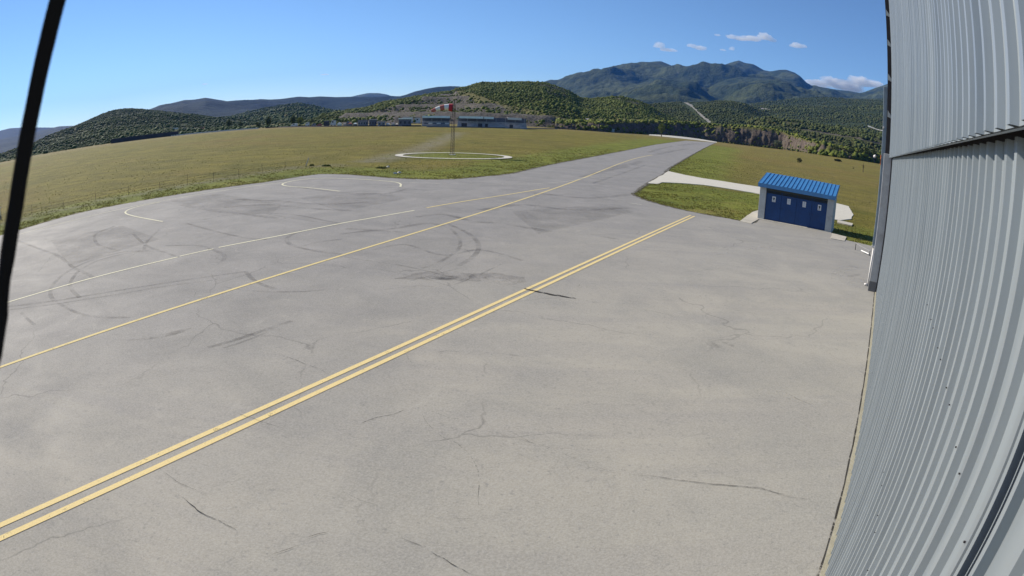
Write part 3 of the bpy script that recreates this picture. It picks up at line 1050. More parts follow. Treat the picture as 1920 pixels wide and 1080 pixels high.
# ring of pale gravel round the windsock
L_, R_, N_, F_ = at_z(740, 294.5), at_z(958, 295), at_z(850, 299), at_z(850, 287.3)
rc = (N_ + F_) / 2
ra = (R_ - L_).length / 2
rbv = (F_ - N_).length / 2
ax = Vector((rc.x, rc.y, 0)).normalized()
ay = Vector((ax.y, -ax.x, 0))
b = MB()
NR = 140
for i in range(NR):
    an = 2 * math.pi * i / NR
    wob = 1 + .012 * noise.noise(Vector((an * 3, 0, 1)))
    for k, q in enumerate((1.0, .865)):
        p = rc + ay * math.cos(an) * ra * (q * wob) + ax * math.sin(an) * rbv * (q * wob + (.0 if k == 0 else -.0))
        b.v.append((p.x, p.y, .10))
for i in range(NR):
    j = (i + 1) % NR
    b.quad(b.v[2 * i], b.v[2 * j], b.v[2 * j + 1], b.v[2 * i + 1])
tag(b.build('ring_path', M['path']), kind='structure')

# ================================================================== NEAR CABLE
PD = [(108, 0), (88, 80), (64, 190), (45, 290), (30, 385), (14, 480), (1, 590), (-10, 660), (-34, 760), (-80, 880), (-150, 1010)]
cb = [Vector((0, 0, H)) + ray(x, y) * .42 for x, y in PD]
d_up, d_dn = (cb[0] - cb[1]).normalized(), (cb[-1] - cb[-2]).normalized()
cb = [cb[0] + d_up * 3.2] + cb + [cb[-1] + d_dn * .6]
foot = cb[-1] + Vector((-.5, .1, -(cb[-1].z - .03)))
o = MB().tube([p for p in smooth_line([(0, 0), (1, 1)])[:0] or cb] + [foot], [.0072] * 3 + [.0068] * (len(cb) - 2), 12).build('cable', M['cable'], smooth=True)
tag(o, 'thick black cable hanging very close to the camera at the left edge', 'cable')


# ================================================================== HILLS
def azel(px, py):
    d = ray(px, py)
    return math.degrees(math.atan2(d.x, d.y)), math.degrees(math.asin(d.z))


def prof(pts):
    a = sorted(azel(*p) for p in pts)
    return np.array([q[0] for q in a]), np.array([q[1] for q in a])


def fbm(x, y, z, o=5):
    return noise.fractal(Vector((x, y, z)), .9, 2.1, o)


class Hill:
    def __init__(s, sky, r0, rf, rb, amp, wl, seed, zf=0.0, shape=1.0, rough=.25, lower=0.0, trees=0.0, skew=0.0):
        s.skew = skew
        s.a, s.e = prof(sky)
        s.r0, s.rf, s.rb, s.amp, s.wl, s.seed, s.zf, s.shape, s.rough, s.trees = r0, rf, rb, amp, wl, seed, zf, shape, rough, trees

    def ridge(s, a, t=1.0):
        e = float(np.interp(a, s.a, s.e))
        if t < 1:
            if not hasattr(s, 'es'):
                g = np.linspace(s.a[0], s.a[-1], 400)
                v = np.interp(g, s.a, s.e)
                k = np.exp(-np.linspace(-2, 2, 121) ** 2)
                s.ga, s.es = g, np.convolve(np.pad(v, 60, mode='edge'), k / k.sum(), 'valid')
            sk = s.skew * (1 - t) ** 1.6 * (1 + 2.2 * noise.noise(Vector((a * .25, t * 1.5, s.seed))))
            e = float(np.interp(a + sk, s.a, s.e))
            e2 = float(np.interp(a + sk * .5, s.ga, s.es))
            w = sm((t - .25) / .7)
            e = e2 * (1 - w) + e * w
        return H + s.r0 * math.tan(R(e)) - s.trees

    def rfoot(s, a):
        return s.rf(a) if callable(s.rf) else s.rf

    def h(s, a, r):
        """height at heading a (degrees) and distance r"""
        x, y = r * math.sin(R(a)), r * math.cos(R(a))
        rf = s.rfoot(a)
        zr = s.ridge(a, min(1, max(0, (r - rf) / (s.r0 - rf))) if s.skew else 1.0)
        if r <= s.r0:
            t = max(0, (r - rf) / (s.r0 - rf))
            base = s.zf + (zr - s.zf) * (t ** s.shape if t > 0 else 0)
            w = 4 * t * (1 - t) * (1 - t ** 4 * (.9 if s.skew else 0)) + s.rough * t
        else:
            t = (r - s.r0) / (s.rb - s.r0)
            base = zr + (s.zf - 30 - zr) * sm(t)
            w = 1.0 * t + s.rough * (1 - t)
        n = fbm(x / s.wl, y / s.wl, s.seed)
        rdg = 1 - 2 * abs(noise.noise(Vector((x / s.wl * .8, y / s.wl * .8, s.seed + 20))))
        if s.skew: base += 46 * min(1, w + .12) * noise.fractal(Vector((x / 420, y / 420, s.seed + 40)), .75, 2.1, 5)
        return base + s.amp * w * (n * .7 + .5 * (rdg - .4)) - (2 if r < rf + 1 else 0)

    def build(s, name, mat, na=220, nr=60, pad=0, fn=None, az=None):
        a0, a1 = (s.a[0], s.a[-1]) if az is None else az
        V, T = [], []
        for j in range(nr + 1):
            f = j / nr
            for i in range(na + 1):
                a = a0 + (a1 - a0) * i / na
                rf = s.rfoot(a)
                r = rf + (s.r0 - rf) * (f / .75) if f <= .75 else s.r0 + (s.rb - s.r0) * ((f - .75) / .25) ** 1.4
                z = s.h(a, r)
                p = (r * math.sin(R(a)), r * math.cos(R(a)), z)
                t = (0, 0, 0)
                if fn:
                    dz, t = fn(p, a, r, f)
                    p = (p[0], p[1], p[2] + dz)
                V.append(p)
                T.append(t)
        n = na + 1
        Fq = [(j * n + i, j * n + i + 1, (j + 1) * n + i + 1, (j + 1) * n + i) for j in range(nr) for i in range(na)]
        o = np_mesh(name, np.array(V), np.array(Fq)[:, ::-1], mat, np.array(T), smooth=True)
        return tag(o, kind='structure')


G1, G2 = (.045, .058, .020), (.072, .082, .026)
K1, K2 = (.17, .16, .15), (.36, .34, .32)
M['hill'] = hillmat('scrub hill', G1, G2, K1, K2, .03, 2.5, .15)
M['dhill'] = hillmat('dark wooded hill', (.028, .042, .018), (.045, .06, .022), K1, K2, .02, 4, .03)
M['mount'] = hillmat('mountain slope', (.016, .030, .016), (.088, .100, .038), (.12, .105, .105), (.27, .25, .25), .0024, 40, .34, .70)
M['ridge'] = hillmat('far ridge', (.004, .016, .020), (.010, .028, .030), K1, K2, .003, 20, -.3)
M['rock'] = None

far = 1.0
Hm = Hill([(880, 185), (960, 170), (1030, 156), (1045, 150), (1080, 146), (1110, 139), (1140, 131), (1160, 127), (1185, 121), (1205, 117), (1225, 116), (1240, 115), (1250, 119), (1265, 125), (1285, 124), (1305, 120),
           (1320, 114.5), (1335, 119), (1345, 123), (1358, 121), (1370, 117), (1385, 113), (1398, 118), (1412, 120), (1420, 125), (1432, 132), (1445, 134), (1460, 131), (1475, 131.5), (1490, 137), (1502, 145), (1512, 155),
           (1525, 162), (1540, 163), (1560, 167), (1590, 170), (1612, 174), (1625, 171), (1640, 165), (1655, 160), (1690, 150), (1760, 150), (1900, 190)], 6800, 3300, 9500, 230, 1300, 3, 30, .85, .03, skew=7)
Hm.build('mountain', M['mount'], 520, 170)
Hs = Hill([(960, 230), (1030, 190), (1090, 170), (1150, 163), (1200, 156), (1236, 146), (1262, 149), (1290, 152), (1306, 164), (1318, 170), (1335, 158), (1360, 150), (1385, 145), (1415, 146), (1440, 148), (1465, 152), (1488, 160), (1510, 172), (1530, 180), (1560, 183), (1600, 186), (1660, 190), (1740, 200)],
          4900, 2300, 6300, 120, 620, 8, 10, .8, .10, skew=-5)
Hs.build('mountain_spur', M['mount'], 440, 130)
Hill([(-120, 300), (-40, 262), (0, 245), (20, 240), (60, 238.5), (100, 239), (140, 242), (200, 250), (260, 260)], 9500, 6500, 11500, 50, 1300, 5, 0, 1, .04).build('far_ridge', M['ridge'], 80, 30)
Hill([(-140, 330), (-60, 285), (0, 262), (60, 250), (110, 237), (150, 235.5), (200, 240), (280, 250)], 6500, 3500, 8000, 40, 900, 6, 0, .9, .05).build('hills', M['ridge'], 90, 40)
Hill([(240, 225), (280, 207), (300, 199), (320, 195), (345, 188.5), (360, 188), (385, 184), (400, 186), (425, 190), (445, 188), (475, 187), (490, 186), (505, 187), (525, 186), (550, 183), (560, 181.5), (580, 183), (600, 181), (630, 182), (660, 181), (690, 182), (720, 182), (760, 184), (820, 200)],
     4800, 2600, 6500, 60, 700, 9, 0, .8, .06).build('hills', M['ridge'], 200, 60)
Hill([(600, 200), (640, 186), (670, 178.5), (690, 174.5), (710, 174.5), (725, 177), (740, 182), (770, 190)], 9500, 7000, 11500, 40, 1300, 2, 0, 1, .03).build('far_ridge', M['mount'], 60, 24)
Hill([(700, 200), (735, 185), (760, 179), (780, 172), (800, 167), (820, 163), (845, 161.5), (860, 162), (900, 168), (940, 180)], 4000, 2300, 5200, 40, 600, 4, 0, .8, .05).build('hills', M['ridge'], 90, 40)

# ---- tree clumps: many small jittered crowns merged into one mesh per wood
ICO = []
for sub in (1, 2):
    bm = bmesh.new()
    bmesh.ops.create_icosphere(bm, subdivisions=sub, radius=1)
    ICO.append((np.array([v.co[:] for v in bm.verts]), np.array([[v.index for v in f.verts] for f in bm.faces])))
    bm.free()


def crowns(P, size, tone, seed, hi=False, flat=.85):
    """P (n,3) ground points, size (n,), tone (n,2): returns merged vertices, faces, tones"""
    rng = np.random.default_rng(seed)
    bv, bf = ICO[1 if hi else 0]
    n, m = len(P), len(bv)
    protos = []
    for k in range(12):
        j = 1 + rng.normal(0, .26 if hi else .22, (m, 1))
        q = bv * np.clip(j, .45, 1.6)
        q[:, 2] = np.where(q[:, 2] < -.3, -.3 + (q[:, 2] + .3) * .4, q[:, 2])
        protos.append(q)
    protos = np.array(protos)
    an = rng.uniform(0, 2 * math.pi, n)
    c, s_ = np.cos(an), np.sin(an)
    q = protos[rng.integers(0, 12, n)]
    sx = size * rng.uniform(.75, 1.2, n)
    szz = size * rng.uniform(.7, 1.25, n) * flat
    X = (q[:, :, 0] * c[:, None] - q[:, :, 1] * s_[:, None]) * sx[:, None]
    Y = (q[:, :, 0] * s_[:, None] + q[:, :, 1] * c[:, None]) * sx[:, None]
    Z = q[:, :, 2] * szz[:, None] + szz[:, None] * .55
    Vv = np.stack([X, Y, Z], 2) + P[:, None, :]
    T = np.repeat(tone[:, None, :], m, 1) + np.concatenate([rng.normal(0, .12, (n, m, 1)), np.zeros((n, m, 1))], 2)
    Ff = (bf[None] + (np.arange(n) * m)[:, None, None]).reshape(-1, 3)
    return Vv.reshape(-1, 3), Ff, T.reshape(-1, 2)


def wood(name, hill, n, size, mat, seed, az=None, fr=(0.0, 1.0), skip=None, gap=.12, gapwl=60, hi=False, flat=.85, fexp=1.0, dz=None, label=None):
    rng = np.random.default_rng(seed)
    a0, a1 = az or (hill.a[0], hill.a[-1])
    P, Sz, Tn = [], [], []
    while len(P) < n:
        a = rng.uniform(a0, a1)
        f = fr[0] + (fr[1] - fr[0]) * rng.uniform() ** fexp
        rf = hill.rfoot(a)
        r = rf + (hill.r0 * 1.015 - rf) * f
        x, y = r * math.sin(R(a)), r * math.cos(R(a))
        g_ = noise.fractal(Vector((x / gapwl, y / gapwl, seed)), 1, 2, 4)
        if g_ < gap - .45 + .25 * rng.uniform(-1, 1):
            continue
        z = hill.h(a, r) + (dz((x, y, 0), a, r, 0)[0] if dz else 0)
        if skip and skip(x, y, z):
            continue
        P.append((x, y, z))
        Sz.append(size * float(np.clip(math.exp(rng.normal(-.2, .36)), .4, 1.8)) * (1 + .25 * g_))
        Tn.append((.5 + .32 * noise.noise(Vector((x / gapwl * 1.7, y / gapwl * 1.7, seed + 3))) + rng.normal(0, .10), max(0, rng.normal(-.35, .42))))
    Vv, Ff, T = crowns(np.array(P), np.array(Sz), np.clip(np.array(Tn), 0, 1.2), seed, hi, flat)
    return tag(np_mesh(name, Vv, Ff, mat, np.concatenate([T, np.zeros((len(T), 1))], 1)), label, 'woodland', kind='stuff')


M['leafg'] = leafmat('scrub foliage', (.034, .058, .008), (.190, .215, .032))
M['leafd'] = leafmat('forest foliage', (.017, .046, .008), (.086, .132, .024))
M['leaff'] = leafmat('distant foliage', (.028, .046, .012), (.115, .132, .034))

# left wooded hill, middle wooded hill
def leftfoot(a):
    return 455.0


Hl = Hill([(-150, 370), (-60, 322), (-20, 305), (0, 298), (30, 283), (60, 269), (100, 249), (130, 236), (165, 221), (190, 210), (215, 203), (240, 200), (270, 200), (300, 203), (330, 207), (380, 215), (440, 222), (500, 226), (560, 230), (620, 236)],
          1500, leftfoot, 2300, 14, 190, 14, -1, 1.15, .2, trees=6)
Hl.build('hill', M['dhill'], 160, 50)
wood('forest', Hl, 76000, 1.22, M['leafd'], 21, gap=-.2, gapwl=110, fexp=.8, label='dark woodland covering the low hill at the left')
Hd = Hill([(360, 235), (400, 224), (440, 214), (490, 203), (530, 195), (560, 192), (590, 197), (620, 205), (660, 212), (720, 222), (800, 235)], 2300, 900, 3000, 22, 260, 15, -2, 1.0, .15, trees=7)
Hd.build('hill', M['dhill'], 110, 40)
wood('forest', Hd, 28000, 2.1, M['leafd'], 22, gap=-.2, gapwl=150, label='dark woodland on the hill behind the racetrack paddock')

# centre hill with the terraced quarry face
QUARRY = [(628, 222), (650, 216), (690, 208), (740, 201), (775, 192), (800, 184), (830, 178), (856, 175), (872, 180), (890, 188), (930, 199), (985, 208), (1035, 220), (1050, 232), (980, 240), (780, 243), (640, 240)]
STRIPE = [(850, 170), (872, 170), (905, 180), (950, 196), (1010, 206), (1060, 220), (1090, 232), (1060, 238), (1030, 222), (980, 210), (930, 201), (890, 189), (860, 177)]
ROCKS = [[(1010, 158), (1050, 160), (1068, 172), (1060, 180), (1030, 176)], [(1150, 178), (1170, 178), (1165, 186), (1150, 184)], [(1180, 188), (1210, 190), (1215, 198), (1190, 196)], [(1220, 205), (1245, 212), (1240, 222), (1220, 215)]]
Hc = Hill([(560, 240), (590, 226), (605, 215), (630, 208), (660, 203), (692, 199), (717, 190), (755, 184), (805, 175), (850, 169), (855, 165), (880, 159), (905, 151), (930, 153), (960, 152), (992, 151.5), (1022, 153.5), (1045, 160), (1067, 169), (1090, 182), (1110, 183), (1147, 180), (1167, 180), (1205, 190),
           (1225, 200), (1247, 213), (1272, 223), (1300, 234), (1360, 246)], 930, lambda a: 432 + 130 * sm((a - 2) / 12), 1500, 7, 120, 17, 0, .82, .12, trees=2.2)


def cfn(p, a, r, f):
    px, py = to_px(p)
    q = inpoly(px, py, QUARRY) and r < 900
    st = inpoly(px, py, STRIPE) and r < 900
    dz = 0
    rock = 0
    if q:
        step = 9.0
        z = p[2]
        k = math.floor(z / step)
        u_ = (z / step - k)
        dz = (k + min(1, max(0, (u_ - .3) / .35)) - z / step) * step * .9 + 1.2 * noise.noise(Vector((p[0] * .12, p[1] * .12, z * .1)))
        rock = .75 + .25 * noise.noise(Vector((p[0] * .05, p[1] * .05, 0)))
        if .85 < u_ or u_ < .12: rock *= .55
    for rp in ROCKS:
        if inpoly(px, py, rp): rock = max(rock, .55)
    return dz, (rock, .8 if st else (.25 if q and rock < .5 else 0), 0)


M['quarry'] = hillmat('quarried scrub hill', (.05, .06, .022), (.085, .09, .03), (.058, .052, .044), (.170, .150, .125), .07, 2.5, .05)
Hc.build('hill', M['quarry'], 420, 110, fn=cfn)


def cskip(x, y, z):
    px, py = to_px((x, y, z + 1))
    if inpoly(px, py, STRIPE): return random.random() < .9
    if inpoly(px, py, QUARRY): return random.random() < .74
    for rp in ROCKS:
        if inpoly(px, py, rp) and random.random() < .6: return True
    return False


wood('forest', Hc, 46000, 1.08, M['leafg'], 23, gap=-.18, gapwl=45, skip=cskip, dz=None, fexp=.75, label='green scrub woodland on the hill behind the grandstand')

# right foothills
Hf = Hill([(1130, 232), (1170, 215), (1200, 202), (1225, 193), (1250, 191), (1275, 190), (1290, 191), (1300, 193), (1320, 192), (1345, 188), (1370, 188), (1395, 193), (1420, 205), (1445, 215), (1470, 224), (1520, 236), (1580, 250)],
          1700, 800, 2300, 18, 210, 31, 8, .9, .12, trees=4)
ROADCUT = [(1270, 188), (1283, 188), (1296, 195), (1311, 209), (1328, 222), (1336, 230), (1328, 230), (1313, 216), (1298, 202), (1284, 193)]


def ffn(p, a, r, f):
    px, py = to_px(p)
    return 0, (1.0 if inpoly(px, py, ROADCUT) and r < 1690 else 0, 0, 0)


def fskip(x, y, z):
    px, py = to_px((x, y, z + 2))
    px2, py2 = to_px((x, y, z + 8))
    return inpoly(px, py, ROADCUT) or inpoly(px2, py2, ROADCUT)


M['foot'] = hillmat('foothill', (.04, .055, .022), (.06, .075, .026), (.21, .20, .17), (.31, .295, .26), .03, 3, .02)
Hf.build('hill', M['foot'], 260, 90, fn=ffn)
wood('forest', Hf, 38000, 1.5, M['leaff'], 32, gap=-.15, gapwl=90, skip=fskip, label='scrub woodland on the foothill with the pale track cut')
Hb = Hill([(1330, 215), (1380, 196), (1420, 192), (1470, 189), (1520, 187), (1560, 186), (1600, 185), (1660, 185), (1760, 190), (1860, 215)], 3600, 1000, 4400, 26, 420, 33, 6, .75, .1, trees=5)
Hb.build('hill', M['dhill'], 150, 60)
wood('forest', Hb, 56000, 2.15, M['leaff'], 34, gap=-.1, gapwl=190, fexp=1.0, label='broad wooded lower slope under the mountain at the right')
Hr = Hill([(1400, 225), (1440, 218), (1480, 224), (1520, 228), (1560, 234), (1600, 240), (1640, 247), (1720, 262), (1840, 300)], 820, 570, 1250, 7, 90, 35, 3, .8, .2, trees=2.5)
ROADR = [(1505, 241), (1580, 254), (1600, 256), (1660, 271), (1700, 283)]


def rfn(p, a, r, f):
    px, py = to_px(p)
    d = seg_dist(px, py, ROADR)
    return 0, (.95 if d < 1.6 else .25 + .3 * noise.noise(Vector((p[0] * .03, p[1] * .03, 5))), .12, 0)


def rskip(x, y, z):
    px, py = to_px((x, y, z + 1))
    return seg_dist(px, py - 1.5, ROADR) < 2.6


Hr.build('hill', M['quarry'], 180, 60, fn=rfn)
wood('forest', Hr, 4200, 1.8, M['leaff'], 36, gap=0.1, gapwl=40, skip=rskip, label='patchy scrub and rock on the slope right of the cliff')

# ================================================================== ROCK CUTTING at the end of the field
EB = [(1040, 241.5), (1090, 244.5), (1130, 247.5), (1180, 249.8), (1230, 253.6), (1290, 259.6), (1340, 265.2), (1390, 270.8), (1440, 277), (1490, 283.5), (1540, 291), (1590, 298), (1640, 305.5), (1700, 316)]
ET = [(1040, 231), (1090, 231), (1130, 231), (1180, 229.5), (1230, 229.5), (1290, 232), (1340, 236), (1390, 238), (1440, 241), (1490, 255), (1540, 270), (1590, 281), (1640, 291), (1700, 304)]
NE = 420
aB, eB = zip(*[azel(*p) for p in EB])
aT, eT = zip(*[azel(*p) for p in ET])
V, T = [], []
cols_ = [0, .12, .25, .4, .55, .7, .85, .95, 1.0, 1.15, 1.5, 2.0, 3.0, 4.0]


def ebase(a):
    """distance of the cutting's foot at heading a"""
    e = float(np.interp(a, aB, eB))
    r = 400.0
    for _ in range(40):
        z = gz(r * math.sin(R(a)), r * math.cos(R(a)))
        r = .5 * r + .5 * max(150, min(700, (z - H) / math.tan(R(e)) if e < -.05 else 700))
    return min(r, 500)


EBR = [ebase(a) for a in np.linspace(aB[0], aB[-1], 60)]
EBA = np.linspace(aB[0], aB[-1], 60)
for i in range(NE + 1):
    a = aB[0] + (aB[-1] - aB[0]) * i / NE
    rb_ = float(np.interp(a, EBA, EBR)) + 2
    zb = gz(rb_ * math.sin(R(a)), rb_ * math.cos(R(a))) - .4
    rt = rb_ + 11
    zt = H + rt * math.tan(R(float(np.interp(a, aT, eT)))) + 1.3 * fbm(a * 2.2, 1.0, 5.0, 4)
    for f in cols_:
        if f <= 1:
            z = zb + (zt - zb) * f
            r = rb_ + 11 * f ** 1.3
            x, y = r * math.sin(R(a)), r * math.cos(R(a))
            am = math.sin(math.pi * min(1, f * 1.05))
            r -= am * (2.6 * fbm(x * .16, y * .16, z * .05, 5) + 2.6 * abs(noise.noise(Vector((x * .22, y * .22, z * .05)))) + 1.2 * abs(noise.noise(Vector((x * .6, y * .6, z * .2)))))
            z += .7 * noise.noise(Vector((x * .12, y * .12, 3 + f))) * f
            rock = 1.0 if f < .93 else .2
            if f < .15: rock = .55
        else:
            r = rt + (f - 1) * 45
            x, y = r * math.sin(R(a)), r * math.cos(R(a))
            z = zt + (f - 1) * 1.2 + .7 * fbm(x * .03, y * .03, 1) * min(1, f - .9)
            rock = 0
        V.append((r * math.sin(R(a)), r * math.cos(R(a)), z))
        T.append((rock, .55 if rock < .3 else 0, 0))
nc = len(cols_)
Fq = [(i * nc + j, (i + 1) * nc + j, (i + 1) * nc + j + 1, i * nc + j + 1) for i in range(NE) for j in range(nc - 1)]
M['cliff'] = hillmat('cut rock face', (.06, .07, .025), (.09, .095, .03), (.055, .042, .036), (.215, .17, .135), .22, 1.5, .0, streak=.8)
tag(np_mesh('cliff', np.array(V), np.array(Fq), M['cliff'], np.array(T), smooth=False), kind='structure')


def edge_top(px):
    a, _ = azel(px, 250)
    rb_ = float(np.interp(a, EBA, EBR)) + 13
    return a, rb_, H + rb_ * math.tan(R(float(np.interp(a, aT, eT))))


# scrub on top of the cutting and at its foot
P, Sz, Tn = [], [], []
for i in range(1500):
    px = RNG.uniform(1045, 1690)
    a, r, z = edge_top(px)
    k = RNG.uniform(2 if px > 1330 and px < 1480 else 0, 70) + (18 if 1330 < px < 1470 else 0)
    P.append(((r + k) * math.sin(R(a)), (r + k) * math.cos(R(a)), z + .01 * k - .3))
    Sz.append(RNG.uniform(.6, 1.9))
    Tn.append((RNG.normal(.62, .22), max(0, RNG.normal(-.2, .35))))
for i in range(480):
    px = RNG.uniform(1045, 1690)
    a, r, z = edge_top(px)
    k = RNG.uniform(0, 1) ** 1.6
    if noise.noise(Vector((a * 1.7, k * 2, 8))) < (-.25 if 1245 < px < 1350 else .05): continue
    rb_ = float(np.interp(a, EBA, EBR)) + 2
    f_ = 1 - k * .8
    rr_ = rb_ + 11 * f_ ** 1.3
    zb_ = gz(rb_ * math.sin(R(a)), rb_ * math.cos(R(a)))
    P.append((rr_ * math.sin(R(a)), rr_ * math.cos(R(a)), zb_ + (z - zb_) * f_ - .4))
    Sz.append(RNG.uniform(.5, 1.4))
    Tn.append((RNG.normal(.6, .22), max(0, RNG.normal(-.1, .4))))
for i in range(420):
    px = RNG.uniform(1080, 1690)
    a, _ = azel(px, 250)
    r = float(np.interp(a, EBA, EBR)) + RNG.uniform(.5, 6)
    if px < 1440 and RNG.uniform() < .55: continue
    x, y = r * math.sin(R(a)), r * math.cos(R(a))
    P.append((x, y, gz(x, y) + max(0, r - float(np.interp(a, EBA, EBR)) - 2) * .8))
    Sz.append(RNG.uniform(.5, 1.3) * (1.9 if px > 1520 else 1))
    Tn.append((RNG.normal(.4, .2), max(0, RNG.normal(-.1, .35))))
Vv, Ff, Tt = crowns(np.array(P), np.array(Sz), np.clip(np.array(Tn), 0, 1.2), 51, True)
tag(np_mesh('scrub', Vv, Ff, M['leafg'], np.concatenate([Tt, np.zeros((len(Tt), 1))], 1)), 'green scrub along the top and foot of the rock cutting', 'scrub', kind='stuff')


# ================================================================== BUILDINGS AT THE FAR SIDE
def frame(name, px0, px1, py, label, cat, group=None, r=None, py1=None):
    """a thing whose front runs between two picture columns; returns (empty, width, height-of-picture-row function)"""
    py1 = py if py1 is None else py1
    if r is None:
        p0, p1 = at_g(px0, py), at_g(px1, py1)
        d0_, d1_ = math.hypot(p0.x, p0.y), math.hypot(p1.x, p1.y)
        rr = min(620, (d0_ + d1_) / 2)
        p0, p1 = at_r(px0, py, rr), at_r(px1, py1, rr)
        p0.z, p1.z = gz(p0.x, p0.y), gz(p1.x, p1.y)
    else:
        rr = r
        p0, p1 = at_r(px0, py, r), at_r(px1, py1, r)
    d = p1 - p0
    e = empty(name, (p0.x, p0.y, min(p0.z, p1.z)), math.atan2(d.y, d.x))
    tag(e, label, cat, group)
    z0_ = min(p0.z, p1.z)
    return e, math.hypot(d.x, d.y), lambda q, px=(px0 + px1) / 2: at_r(px, q, rr).z - z0_


# grandstands: seating tiers, back wall, roof on posts
def grandstand(px0, px1, py, roofs, label, pyroof, depth=9, tiers=7, py1=None):
    e, Wd, zz = frame('grandstand', px0, px1, py, label, 'grandstand', py1=py1)
    zr = zz(pyroof)
    zs = zr * .46
    b = MB()
    for k in range(tiers):
        b.box(0, 1 + k * depth / tiers * .8, 0, Wd, 1 + (k + 1) * depth / tiers * .8, .6 + zs * (k + .5) / tiers, m=k % 2)
    b.build('seating', [M['seats'], M['tier']], e)
    MB().box(0, depth * .85 + 1, 0, Wd, depth * .85 + 1.4, zr - .4).build('back_wall', M['slate'], e)
    MB().box(-.1, .6, 0, Wd + .1, .9, zs * .28).build('front_barrier', M['seats'], e)
    for (a_, b_, mm) in roofs:
        x0_, x1_ = a_ * Wd, b_ * Wd
        q = MB()
        q.box(x0_, 1.2, zr - 1.15, x1_, 1.6, zr)
        q.box(x0_, 1.6, zr - .2, x1_, depth + 1.5, zr)
        q.build('roof', M[mm], e)
    for i in range(int(Wd / 5) + 1):
        x = min(Wd - .3, i * 5 + .2)
        MB().tube([(x, 2.0, 0), (x, 2.0, zr - .3)], .12, 6).build('post', M['grey'], e)
    return e, Wd, zr, zs


gs, Wd, zr, zs = grandstand(791, 843, 237.2, [(0, 1, 'teal')], 'racetrack grandstand with one long teal roof left of the windsock mast', 217.3)
for k in range(6):
    MB().box(Wd * (.08 + .15 * k), .4, zs * (.45 + .06 * (k % 2)), Wd * (.08 + .15 * k) + 2.2, .5, zs * (.45 + .06 * (k % 2)) + .7).build('banner', M['whitewall' if k % 2 else 'slate'], gs)
gs, Wd, zr, zs = grandstand(857, 988, 239.5, [(.02, .37, 'teal'), (.38, .52, 'teal'), (.72, .92, 'whitewall')], 'long grey grandstand with patched pale roofs right of the windsock mast', 219.3, depth=10, tiers=8, py1=241.2)
for a_, b_ in ((.06, .14), (.30, .36), (.40, .44), (.75, .80)):
    MB().box(a_ * Wd, .35, .3, b_ * Wd, .45, 2.2).build('gate', M['wall'], gs)

HOUSE = []


def house(name, px0, px1, pyb, pyt, label, cat, wall='whitewall', roof='tile', r=None, depth=6, pitched=True, wins=2, group=None, gp=.35, py1=None):
    e, Wd, zz = frame(name, px0, px1, pyb, label, cat, group, r, py1)
    ht = max(.8, zz(pyt))
    hw = ht * ((1 - gp) if pitched else 1)
    MB().box(0, 0, -1.0, Wd, depth, hw).build('wall', M[wall], e)
    if pitched:
        b = MB()
        o_ = .06 * Wd
        b.v += [(-o_, -.3, hw), (Wd + o_, -.3, hw), (Wd + o_, depth + .3, hw), (-o_, depth + .3, hw), (-o_, depth / 2, ht), (Wd + o_, depth / 2, ht)]
        b.f += [(0, 1, 5, 4), (2, 3, 4, 5), (0, 4, 3), (1, 2, 5), (0, 3, 2, 1)]
        b.m += [0] * 5
        b.build('roof', M[roof], e)
    else:
        MB().box(-.15, -.35, hw, Wd + .15, depth + .2, hw + max(.15, ht * .12)).build('roof', M[roof], e)
    for i in range(wins):
        x = Wd * (i + .5) / wins
        w_ = min(1.2, Wd / wins * .4)
        MB().box(x - w_ / 2, -.05, hw * .38, x + w_ / 2, .02, hw * .72).build('window', M['glass'], e)
    return e


house('pavilion', 747, 771, 237, 223.5, 'pale teal topped pavilion just left of the teal roofed grandstand', 'pavilion', 'slate', 'teal', wins=3, pitched=False)
house('billboard_hut', 755, 774, 228, 220.2, 'white boarded hut on the bank above the teal pavilion', 'hut', 'whitewall', 'whitewall', r=440, depth=2.5, wins=1, pitched=False)
house('billboard_hut', 777, 788, 228, 221, 'small white boarded hut left of the grandstand roof', 'hut', 'whitewall', 'tile', r=440, depth=2.5, wins=1, pitched=False)
house('pit_building', 671, 690, 236.8, 226.5, 'blue grey pit building with a dark upper floor', 'pit building', 'seats', 'slate', wins=4, pitched=False, depth=8)
house('pit_building', 692, 706, 236.8, 225, 'taller slate blue pit building in the paddock row', 'pit building', 'slate', 'seats', wins=3, pitched=False, depth=8)
house('pit_building', 708, 722, 237, 228, 'grey low pit building at the right end of the row', 'pit building', 'seats', 'tile', wins=2, pitched=False, depth=8)
house('control_hut', 607, 617, 237, 228, 'dark brown hut with a flat roof beside white vehicles', 'hut', 'wall', 'slate', wins=1, pitched=False)
TENTC = ['whitewall', 'seats', 'palered', 'teal', 'whitewall', 'seats', 'slate', 'whitewall']
TENTL = ['white', 'grey blue', 'faded red', 'pale teal', 'dirty white', 'grey', 'dark slate', 'bright white']
